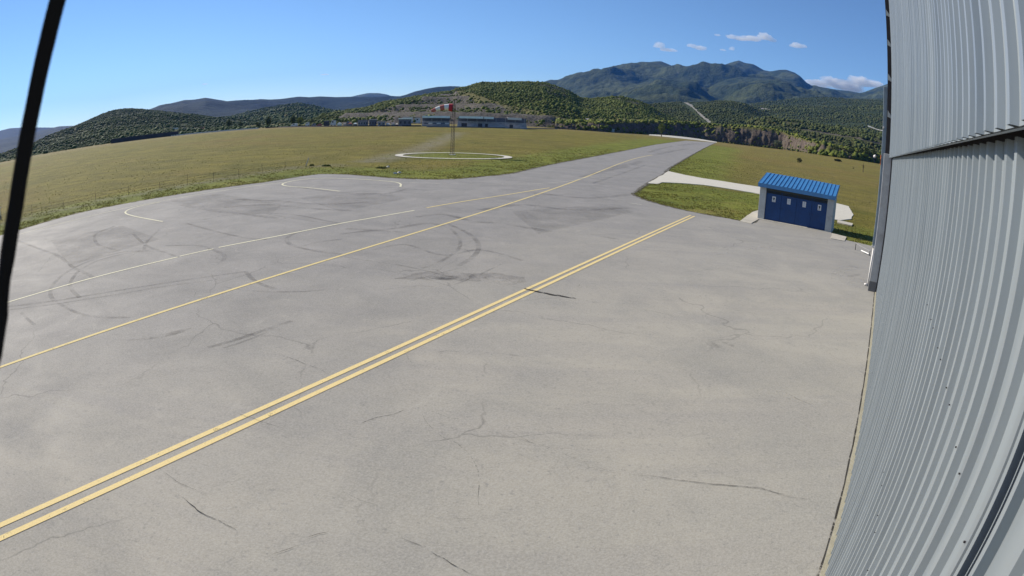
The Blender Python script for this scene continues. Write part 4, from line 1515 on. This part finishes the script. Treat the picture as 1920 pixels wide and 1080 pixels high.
for i, (x0, x1, yt) in enumerate(((632, 641, 229), (643, 650, 230.5), (652, 661, 229.5), (662, 670, 230), (723, 732, 230.5), (733, 741, 229), (649, 655, 227), (741, 747, 231))):
    e, Wd, zz = frame('paddock_tent', x0, x1, 237, TENTL[i] + ' paddock tent %s' % ('in the row left of the pit buildings' if x0 < 670 else 'in the row right of the pit buildings'), 'tent', 'tents in the racetrack paddock')
    ht = zz(yt)
    b = MB()
    b.v += [(0, 0, ht * .65), (Wd, 0, ht * .65), (Wd, 3, ht * .65), (0, 3, ht * .65), (Wd / 2, 1.5, ht)]
    b.f += [(0, 1, 4), (1, 2, 4), (2, 3, 4), (3, 0, 4)]
    b.m += [0] * 4
    b.build('canopy', M[TENTC[i]], e)
    MB().box(.05, 1.0, 0, Wd - .05, 2.9, ht * .64).build('side_panel', M[TENTC[(i + 3) % 8]], e)
    for x, y in ((.05, .05), (Wd - .05, .05), (Wd - .05, 2.95), (.05, 2.95)):
        MB().tube([(x, y, 0), (x, y, ht * .65)], .05, 6).build('pole', M['grey'], e)


def van(px0, px1, py, pyt, label, mat='whitewall', group='vehicles parked in the paddock'):
    e, L, zz = frame('parked_van', px0, px1, py, label, 'van', group)
    ht = max(1.6, zz(pyt))
    b = MB()
    sec = [(0, .35), (0, ht * .55), (L * .16, ht * .62), (L * .30, ht), (L * .98, ht), (L, ht * .9), (L, .35)]
    n = len(sec)
    for y in (0, 1.9):
        b.v += [(x, y, z) for x, z in sec]
    b.f += [tuple(range(n)), tuple(range(2 * n - 1, n - 1, -1))] + [(i, i + n, (i + 1) % n + n, (i + 1) % n) for i in range(n)]
    b.m += [0] * (n + 2)
    b.build('body', M[mat], e)
    MB().box(L * .32, -.02, ht * .6, L * .55, .02, ht * .9).build('window', M['glass'], e)
    for x in (L * .2, L * .8):
        for y in (-.03, 1.75):
            MB().tube([(x, y, .35), (x, y + .18, .35)], .35, 12).build('wheel', M['black'], e)
    return e


van(619, 630, 236, 226, 'white van with a rounded roof beside the brown hut')
van(572, 580, 236.5, 229.5, 'tall white box van left of the brown hut')
van(545, 558, 237.5, 231.5, 'long white van at the left end of the dark boundary wall')
van(584, 592, 237, 231.5, 'grey van between the box van and the hut', 'seats')
van(594, 603, 237, 232.5, 'faded red van parked beside the brown hut', 'palered')
van(320, 334, 247.5, 240, 'white van above the dark retaining wall at the left')
van(343, 354, 246, 240.5, 'grey van near the dark retaining wall at the left', 'seats')
van(372, 383, 244.5, 240, 'dark red car van near the pale track wall', 'palered')
# right of the grandstand
house('kiosk', 1053, 1064, 240.5, 234, 'little white kiosk among shrubs right of the grandstand', 'kiosk', wins=1, depth=4)
house('house', 1098, 1104, 229.5, 222, 'narrow white house on the hill foot above the container', 'house', r=520, wins=1)
house('house', 1106, 1117, 230.5, 225.8, 'wide white house on the hill foot above the container', 'house', r=520, wins=2)
house('house', 1115, 1124, 226, 221.5, 'small white house tucked in the trees higher up', 'house', r=560, wins=1)
house('shed', 1068, 1078, 240, 233, 'dark shed between the kiosk and the white houses', 'shed', 'slate', 'tile', wins=1)
e, Wd, zz = frame('container', 1119, 1152, 246.5, 'long low grey green container at the field edge before the cliff', 'container', py1=248)
b = MB().box(0, 0, .1, Wd, 3, max(1.6, zz(240.5)))
for i in range(int(Wd / .6)):
    b.box(i * .6 + .1, -.05, .25, i * .6 + .35, -.001, max(1.6, zz(240.5)) - .15)
b.build('body', M['duct'], e)
MB().box(Wd * .1, -.08, .15, Wd * .1 + 2.2, -.04, max(1.6, zz(240.5)) - .25).build('door', M['slate'], e)
q = at_g(1125, 246)
bm = bmesh.new()
bmesh.ops.create_uvsphere(bm, u_segments=20, v_segments=12, radius=1.25)
for v in bm.verts: v.co.z += 3.1
me = bpy.data.meshes.new('dome')
bm.to_mesh(me)
bm.free()
me.materials.append(M['cream'])
do = empty('radar_dome', q + Vector((q.x, q.y, 0)).normalized() * 6)
tag(do, 'white round dome on a short post behind the grey green container', 'dome')
dome = bpy.data.objects.new('dome', me)
COL.objects.link(dome)
dome.parent = do
MB().tube([(0, 0, 0), (0, 0, 2.2)], .3, 10).build('post', M['grey'], do)
# far houses on the right hand slopes
house('house', 1428, 1448, 207.3, 203.6, 'long white roofed building high on the right slope', 'building', r=1640, depth=12, wins=5, py1=210.5)
house('house', 1432.5, 1435.5, 214.5, 209.5, 'small white house left below the long white roof', 'house', r=1560, wins=1)
house('house', 1440, 1444, 214.8, 209.8, 'small white house right below the long white roof', 'house', r=1560, wins=1)
house('house', 1584, 1590, 267, 261.5, 'white house left of a pair below the hillside road', 'house', r=720, roof='redtile')
house('house', 1592, 1598, 267.5, 262.5, 'white house right of a pair below the hillside road', 'house', r=720, roof='redtile')
house('house', 1585, 1595, 276.5, 272.5, 'low cream house under the pair below the hillside road', 'house', r=690, roof='tile')
house('house', 1623.5, 1627, 214, 209.5, 'tiny white house high on the wooded slope', 'house', r=2300, wins=1)
house('house', 1635, 1641, 221.5, 217.5, 'white house with grey roof high on the wooded slope', 'house', r=2300, wins=2)
house('house', 1582, 1600, 258.3, 253.2, 'long pale building on the hillside road', 'building', r=740, wins=4, py1=260.5)


# walls and rails along the far edge
def edge_wall(name, pts, hgt, mat, label, cat, thick=.5, off=0):
    g_ = []
    for (x, y), (x2, y2) in zip(pts, pts[1:]):
        for i in range(8):
            g_.append(at_g(x + (x2 - x) * i / 8, y + (y2 - y) * i / 8))
    g_.append(at_g(*pts[-1]))
    for p in g_:
        k = min(1, 436 / math.hypot(p.x, p.y))
        p.x, p.y = p.x * k, p.y * k
        p.z = gz(p.x, p.y)
    o_ = g_[0].copy()
    b = MB()
    for i, p in enumerate(g_):
        rad = Vector((p.x, p.y, 0)).normalized() * thick
        z0_ = gz(p.x, p.y) - .3
        p = p - o_
        b.v += [(p.x, p.y, z0_ - o_.z), (p.x, p.y, z0_ + hgt - o_.z), (p.x + rad.x, p.y + rad.y, z0_ + hgt - o_.z), (p.x + rad.x, p.y + rad.y, z0_ - o_.z)]
    for i in range(len(g_) - 1):
        for k in range(3):
            b.f.append((4 * i + k, 4 * i + 4 + k, 4 * i + 5 + k, 4 * i + 1 + k))
            b.m.append(0)
    ob = b.build(name, M[mat])
    ob.location = o_
    return tag(ob, label, cat)


edge_wall('boundary_wall', [(498, 239.3), (560, 238.3), (640, 237.4), (720, 237), (790, 237)], .95, 'wall', 'low dark boundary wall in front of the racetrack paddock', 'wall')
edge_wall('track_wall', [(320, 252), (360, 249), (400, 246.3), (440, 242.3), (455, 240.6), (485, 241)], 1.0, 'whitewall', 'low white track wall curving along the left end of the field', 'wall')
edge_wall('retaining_wall', [(208, 267), (235, 263.5), (260, 260), (300, 255.5), (335, 251)], 3.4, 'wall', 'dark retaining wall under the wooded hill at the left', 'wall', 1.5)
b = MB()
for i in range(25):
    t_ = i / 24
    p = at_g(1217 + 127 * t_, 253.9 + 13.2 * t_ ** 1.1)
    q_ = Vector((p.x, p.y, 0)).normalized()
    k_ = min(1, 452 / math.hypot(p.x, p.y))
    p = Vector((p.x * k_, p.y * k_, gz(p.x * k_, p.y * k_)))
    b.v += [tuple(p + Vector((0, 0, .05))), tuple(p + q_ * 9 + Vector((0, 0, .25 + 1.1 * math.sin(math.pi * (.12 + .8 * t_)))))]
for i in range(24):
    b.f.append((2 * i, 2 * i + 2, 2 * i + 3, 2 * i + 1))
    b.m.append(0)
tag(b.build('road', M['path']), kind='structure')
edge_wall('guard_rail', [(800, 238.5), (860, 239), (930, 240.3), (1000, 241.8), (1045, 242.3)], .8, 'basegrey', 'grey guard rail along the foot of the long grandstand', 'guard rail')

# ================================================================== TREES AND PLANTS
M['treeleaf'] = leafmat('tree leaves', (.020, .036, .010), (.095, .115, .030))
M['darkleaf'] = leafmat('dark shrub leaves', (.012, .018, .008), (.035, .045, .015))
M['paleleaf'] = leafmat('pale shrub leaves', (.06, .075, .045), (.17, .19, .12))


def leafcloud(rx, ry, rz_, zc, n, size, seed, hole=.25):
    rng = np.random.default_rng(seed)
    P = []
    while len(P) < n:
        p = rng.uniform(-1, 1, 3)
        d = np.linalg.norm(p)
        nn = noise.noise(Vector((p[0] * 2.1, p[1] * 2.1, p[2] * 2.1 + seed)))
        if d > .98 + .35 * nn or d < .3 or nn < -hole and rng.uniform() < .8:
            continue
        P.append(p * (rx, ry, rz_) + (0, 0, zc))
    P = np.array(P)
    A = rng.normal(0, 1, (n, 3))
    A /= np.linalg.norm(A, axis=1)[:, None]
    B = np.cross(A, rng.normal(0, 1, (n, 3)))
    B /= np.linalg.norm(B, axis=1)[:, None]
    sz = size * rng.uniform(.6, 1.4, (n, 1))
    V_ = np.stack([P - A * sz, P - B * sz * .7, P + A * sz, P + B * sz * .7], 1).reshape(-1, 3)
    F_ = np.arange(4 * n).reshape(-1, 4)
    tone = np.repeat(np.clip(rng.normal(.5, .25, n), 0, 1.1), 4)
    return V_, F_, np.stack([tone, np.repeat(np.maximum(0, rng.normal(-.4, .4, n)), 4), tone * 0], 1)


def make_tree(name, hgt, wid, mat, seed, label, cat, group=None, trunk=True, n=420):
    e = empty(name)
    tag(e, label, cat, group)
    V_, F_, T_ = leafcloud(wid / 2, wid / 2, hgt * (.40 if trunk else .52), hgt * (.60 if trunk else .44), n, wid * .075, seed)
    np_mesh('crown', V_, F_, mat, T_, parent=e)
    b = MB()
    if trunk:
        b.tube([(0, 0, -.2), (.05 * wid, 0, hgt * .35), (0, .03 * wid, hgt * .8)], [.045 * hgt, .03 * hgt, .01 * hgt], 7)
        for k in range(5):
            an = k * 2.4
            b.tube([(0, 0, hgt * (.3 + .07 * k)), (math.cos(an) * wid * .3, math.sin(an) * wid * .3, hgt * (.55 + .06 * k))], [.018 * hgt, .006 * hgt], 5)
    else:
        for k in range(6):
            an = k * 1.05
            b.tube([(0, 0, -.05), (math.cos(an) * wid * .28, math.sin(an) * wid * .28, hgt * .6)], [.02 * hgt, .006 * hgt], 5)
    b.build('trunk' if trunk else 'stem', M['bark'], e)
    return e


def copy_tree(o):
    c = o.copy()
    COL.objects.link(c)
    for ch in o.children:
        d = ch.copy()
        COL.objects.link(d)
        d.parent = c
    return c


TREES = [  # base px, base py, top py, width px, kind, label
    (429, 240.5, 224, 12, 0, 'dark green tree behind the bend of the white track wall'),
    (451, 240, 229, 10, 0, 'small tree beside the end of the white track wall'),
    (484, 240, 229, 9, 0, 'round dark tree right of the white track wall'),
    (503, 238.5, 219, 14, 0, 'tall dark tree left of the long white van'),
    (549, 236.5, 216, 12, 0, 'dark tree standing behind the long white van'),
    (563, 236, 218, 14, 1, 'pale green tree behind the white box van'),
    (585, 235.5, 224, 11, 0, 'low tree behind the grey van'),
    (1240, 256, 229, 13, 1, 'tall bright green tree against the dark rock cutting'),
    (1457, 279.5, 262, 16, 2, 'pale grey green tree at the foot of the rock cutting'),
    (1474, 281, 268, 11, 0, 'dark tree right of the pale tree by the cutting'),
    (1045, 241, 232, 10, 0, 'round shrub like tree left of the white kiosk'),
    (1085, 243, 231, 10, 1, 'green tree between the kiosk and the container'),
]
protos = [make_tree('tree', 10, 8, M['treeleaf'], 61, '', 'tree'), make_tree('tree', 10, 6.5, M['leafg'], 64, '', 'tree'), make_tree('tree', 10, 8, M['paleleaf'], 67, '', 'tree')]
used = set()


def put_tree(px, py, pyt, wpx, kind, label, group):
    p = at_g(px, py)
    rr = min(math.hypot(p.x, p.y), 600)
    p = at_r(px, py, rr)
    p.z = gz(p.x, p.y)
    hh = max(1.2, at_r(px, pyt, rr).z - p.z)
    ww = rr * wpx / F
    o = protos[kind] if kind not in used else copy_tree(protos[kind])
    used.add(kind)
    o.location = p
    base_w = (8, 6.5, 8)[kind]
    o.scale = (ww / base_w, ww / base_w, hh / 10)
    o.rotation_euler = (0, 0, (px * 1.7) % 6)
    o['label'] = label
    o['category'] = 'tree'
    if group: o['group'] = group
    elif 'group' in o: del o['group']
    return o


for a_ in TREES:
    put_tree(*a_, 'trees at the far edge of the airfield')
for i, (px, h_) in enumerate(((1505, 17), (1522, 14), (1538, 20), (1553, 16), (1566, 22), (1582, 19), (1596, 24), (1610, 21), (1624, 26), (1638, 24))):
    y = float(np.interp(px, [q[0] for q in EB], [q[1] for q in EB])) - .5
    put_tree(px, y, y - h_, 16 + (i % 3) * 3, 0, 'bushy dark tree in the row along the right edge of the meadow', 'dark trees along the right edge of the meadow')


def plant(name, px, py, pyt, wpx, mat, seed, label, cat, n=260, trunk=False):
    p = at_g(px, py)
    rr = math.hypot(p.x, p.y)
    hh = max(.15, at_r(px, pyt, rr).z - p.z)
    o = make_tree(name, hh, rr * wpx / F, mat, seed, label, cat, trunk=trunk, n=n)
    o.location = p
    return o


plant('shrub', 1499, 305, 295.5, 11, M['darkleaf'], 71, 'dark round bush alone in the meadow beyond the blue shed', 'bush')
plant('shrub', 1571, 302.5, 298, 16, M['darkleaf'], 72, 'low dark spreading bush in the meadow near the right tree row', 'bush')
plant('shrub', 1600, 317, 311, 4, M['darkleaf'], 73, 'tiny dark bush in the meadow near the hangar corner', 'bush', 80)
plant('sapling', 1618, 323, 304, 6, M['darkleaf'], 74, 'thin bare sapling in the meadow beside the hangar corner', 'sapling', 60, True)
plant('weed_clump', 585, 311, 307.5, 10, M['treeleaf'], 75, 'dark weeds at the foot of the leaning white post', 'weeds', 160)
plant('weed_clump', 612, 311.5, 309.3, 18, M['treeleaf'], 76, 'low dark weeds right of the leaning white post', 'weeds', 200)
plant('weed_clump', 716, 315.5, 313, 22, M['treeleaf'], 77, 'low dark weed patch between apron and windsock ring', 'weeds', 200)

# fence line and posts in the meadow
p0 = Vector((*FLINE[0], 0))
fence = empty('wire_fence', (p0.x, p0.y, 0))
tag(fence, 'thin wire fence on slim posts along the meadow beyond the apron', 'fence')
tot = []
for a_, b_ in zip(FLINE, FLINE[1:]):
    L_ = math.hypot(b_[0] - a_[0], b_[1] - a_[1])
    k = max(1, int(L_ / 3.2))
    tot += [(a_[0] + (b_[0] - a_[0]) * i / k, a_[1] + (b_[1] - a_[1]) * i / k) for i in range(k)]
for i, (x, y) in enumerate(tot):
    lx, ly = x - p0.x, y - p0.y
    MB().tube([(lx, ly, -.1), (lx + random.uniform(-.08, .08), ly + random.uniform(-.08, .08), random.uniform(.8, 1.1))], .014, 6).build('post', M['mast'], fence)
for z in (.3, .55, .8):
    MB().tube([(x - p0.x, y - p0.y, z + .03 * math.sin(i * 2.1)) for i, (x, y) in enumerate(tot)], .006, 4).build('wire', M['mast'], fence)
q, tq = at_g(573, 311.3), at_g(573, 311.3)
tt = at_r(579, 295.5, math.hypot(q.x, q.y))
e = empty('marker_post', q)
tag(e, 'white timber post leaning right at the end of the wire fence', 'post')
MB().tube([(0, 0, -.1), tuple(tt - q)], [.07, .05], 8).build('post', M['wood'], e)
MB().tube([tuple((tt - q) * .95), (.75, -.1, 0)], .012, 5).build('stay_wire', M['mast'], e)
q = at_g(1.5, 411)
e = empty('marker_post', q)
tag(e, 'white upright post in the grass at the left picture edge', 'post')
hz = at_r(1.5, 388, math.hypot(q.x, q.y)).z
MB().tube([(0, 0, -.1), (0, 0, hz)], .035, 8).build('post', M['wood'], e)
MB().tube([(.0, -.02, hz - .05), (.16, .05, hz - .02)], .035, 8).build('cap', M['wood'], e)
MB().box(-.06, -.06, -.02, .06, .06, hz * .3).build('sleeve', M['basegrey'], e)
# pale stones in the grass
for i, (px, py) in enumerate(((741, 326), (748, 324.5), (727, 313.5))):
    p = at_g(px, py)
    bm = bmesh.new()
    bmesh.ops.create_icosphere(bm, subdivisions=2, radius=.22)
    for v in bm.verts:
        v.co *= 1 + .5 * noise.noise(v.co * 5 + Vector((i, 0, 0)))
        v.co.z *= .6
    me = bpy.data.meshes.new('stone')
    bm.to_mesh(me)
    bm.free()
    me.materials.append(M['path'])
    o = bpy.data.objects.new('stone', me)
    COL.objects.link(o)
    o.location = p + Vector((0, 0, .05))
    tag(o, ('pale stone in the grass left of its neighbour', 'pale stone in the grass right of its neighbour', 'small pale stone by the dark weed patch')[i], 'stone', 'stones in the grass')

# grass tufts near the asphalt edges
def tufts():
    rng = np.random.default_rng(5)
    P = []
    polys = [APRON, PATH]
    shp = [(18.3, 43.0), (23.4, 39.6), (25.2, 42.2), (20.1, 45.6)]
    while len(P) < 11000:
        r = 30 + 110 * rng.uniform() ** 1.5
        a = R(rng.uniform(-54, 37))
        x, y = r * math.sin(a), r * math.cos(a)
        if inpoly(x, y, APRON) or inpoly(x, y, PATH) or inpoly(x, y, shp):
            continue
        d = min(seg_dist(x, y, AEDGE), seg_dist(x, y, APRON[20:34]))
        if rng.uniform() > math.exp(-d / 4.0) + .02:
            continue
        if noise.noise(Vector((x * .35, y * .35, 2))) < -.25 + .2 * rng.uniform():
            continue
        if abs(math.hypot((Vector((x, y, 0)) - rc).dot(ay) / ra, (Vector((x, y, 0)) - rc).dot(ax) / rbv) - .93) < .09 and (y < rc.y or rng.uniform() < .5):
            continue
        P.append((x, y))
    V_, T_ = [], []
    for x, y in P:
        h_ = rng.uniform(.03, .10) * (1.2 if math.hypot(x, y) > 70 else 1)
        tn = float(np.clip(rng.normal(.5, .25), 0, 1.1))
        br = float(max(0, rng.normal(.0, .5)))
        for k in range(4):
            an = rng.uniform(0, 6.28)
            w_ = rng.uniform(.02, .055)
            ln = rng.uniform(.3, .8) * h_
            ox, oy = rng.uniform(-.12, .12, 2)
            c_, s_ = math.cos(an), math.sin(an)
            V_ += [(x + ox - c_ * w_, y + oy - s_ * w_, -.01), (x + ox + c_ * w_, y + oy + s_ * w_, -.01), (x + ox - s_ * ln, y + oy + c_ * ln, h_)]
            T_ += [(tn * .7, br, 0)] * 2 + [(tn, br, 0)]
    V_ = np.array(V_)
    for i in range(0, len(V_), 3):
        V_[i:i + 3, 2] += gz(V_[i, 0], V_[i, 1])
    o = np_mesh('grass', V_, np.arange(len(V_)).reshape(-1, 3), M['grassblade'], np.array(T_))
    tag(o, 'short green and straw coloured grass tufts beside the apron', 'grass', kind='stuff')


M['grassblade'] = leafmat('grass blades', (.125, .135, .028), (.270, .250, .070))
tufts()

# ================================================================== CLOUDS
M['cloud'] = bpy.data.materials.new('cloud vapour')
M['cloud'].use_nodes = True
ct = M['cloud'].node_tree
ct.nodes.clear()
co = ct.nodes.new('ShaderNodeOutputMaterial')
cv = ct.nodes.new('ShaderNodeVolumePrincipled')
cv.inputs['Color'].default_value = (.97, .975, .98, 1)
cv.inputs['Density'].default_value = .0045
cv.inputs['Anisotropy'].default_value = .1
ct.links.new(cv.outputs[0], co.inputs['Volume'])
CR0 = 17000


def cloud(puffs, label, dens=None):
    """puffs: picture x, y, half width, half height; one lumpy union mesh"""
    xs = [p[0] for p in puffs]
    ys = [p[1] for p in puffs]
    c_ = at_r(sum(xs) / len(xs), sum(ys) / len(ys), CR0)
    u_ = Vector((c_.y, -c_.x, 0)).normalized()
    w_ = Vector((c_.x, c_.y, 0)).normalized()
    bm = bmesh.new()
    for i, (x, y, hw, hh) in enumerate(puffs):
        p = at_r(x, y, CR0)
        sx, sz = CR0 * hw / F, CR0 * hh / F
        g_ = bmesh.ops.create_icosphere(bm, subdivisions=4, radius=1)
        for v in g_['verts']:
            n_ = v.co.copy()
            d = 1 + .35 * noise.fractal(n_ * 1.8 + Vector((x, y, i)), 1, 2, 5)
            q_ = n_ * d
            if q_.z < -.35: q_.z = -.35 + (q_.z + .35) * .3
            v.co = (p - c_) + u_ * q_.x * sx + w_ * q_.y * sx * .6 + Vector((0, 0, q_.z * sz))
    me = bpy.data.meshes.new('cloud')
    bm.to_mesh(me)
    bm.free()
    me.materials.append(M['cloud'])
    o = bpy.data.objects.new('cloud', me)
    COL.objects.link(o)
    o.location = c_
    m_ = o.modifiers.new('union', 'REMESH')
    m_.mode = 'VOXEL'
    m_.voxel_size = CR0 * .9 / F
    tag(o, label, 'cloud', 'clouds over the mountain')
    return o


cloud([(1236, 86, 11, 8), (1250, 94, 14, 4.5), (1262, 95, 9, 4)], 'small ragged white cloud left over the mountain')
cloud([(1296, 86, 9, 5), (1314, 91, 12, 6), (1306, 89, 10, 4)], 'small double cloud above the middle peak')
cloud([(1372, 70, 11, 6), (1390, 73, 15, 6), (1410, 73, 18, 7), (1434, 70, 16, 9), (1448, 76, 8, 6)], 'longest flat white cloud above the highest peak')
cloud([(1372, 92, 6, 5), (1355, 94, 7, 2.5)], 'tiny white puff under the longest cloud')
cloud([(1494, 86, 14, 7), (1506, 87, 9, 4)], 'faint white cloud right of the longest cloud')
cloud([(1345, 66, 7, 2.5)], 'faintest wisp left of the longest cloud')
cloud([(1535, 158, 26, 9), (1560, 156, 24, 13), (1590, 164, 34, 14), (1612, 155, 26, 12), (1635, 158, 24, 9)], 'big white cloud bank rising behind the right shoulder of the mountain')
cloud([(609, 140, 9, 2)], 'thin white streak high above the field')
cloud([(384, 158, 7, 2)], 'smallest white streak over the left hills')

# ================================================================== HAZE
hz_ = MB().box(-10500, -800, -600, 10500, 12300, 1010)
HZ = True
if HZ:
    # a box of thin even air: bottom below the lowest ground, top above the peaks
    M['haze'] = bpy.data.materials.new('air')
    M['haze'].use_nodes = True
    ht_ = M['haze'].node_tree
    ht_.nodes.clear()
    ho = ht_.nodes.new('ShaderNodeOutputMaterial')
    hv_ = ht_.nodes.new('ShaderNodeVolumePrincipled')
    hv_.inputs['Color'].default_value = (.10, .34, 1.0, 1)
    hv_.inputs['Density'].default_value = 3.5e-5
    hv_.inputs['Anisotropy'].default_value = 0
    ht_.links.new(hv_.outputs[0], ho.inputs['Volume'])
    tag(hz_.build('haze', M['haze']), 'thin blue haze in the air over the whole valley', 'haze', kind='stuff')
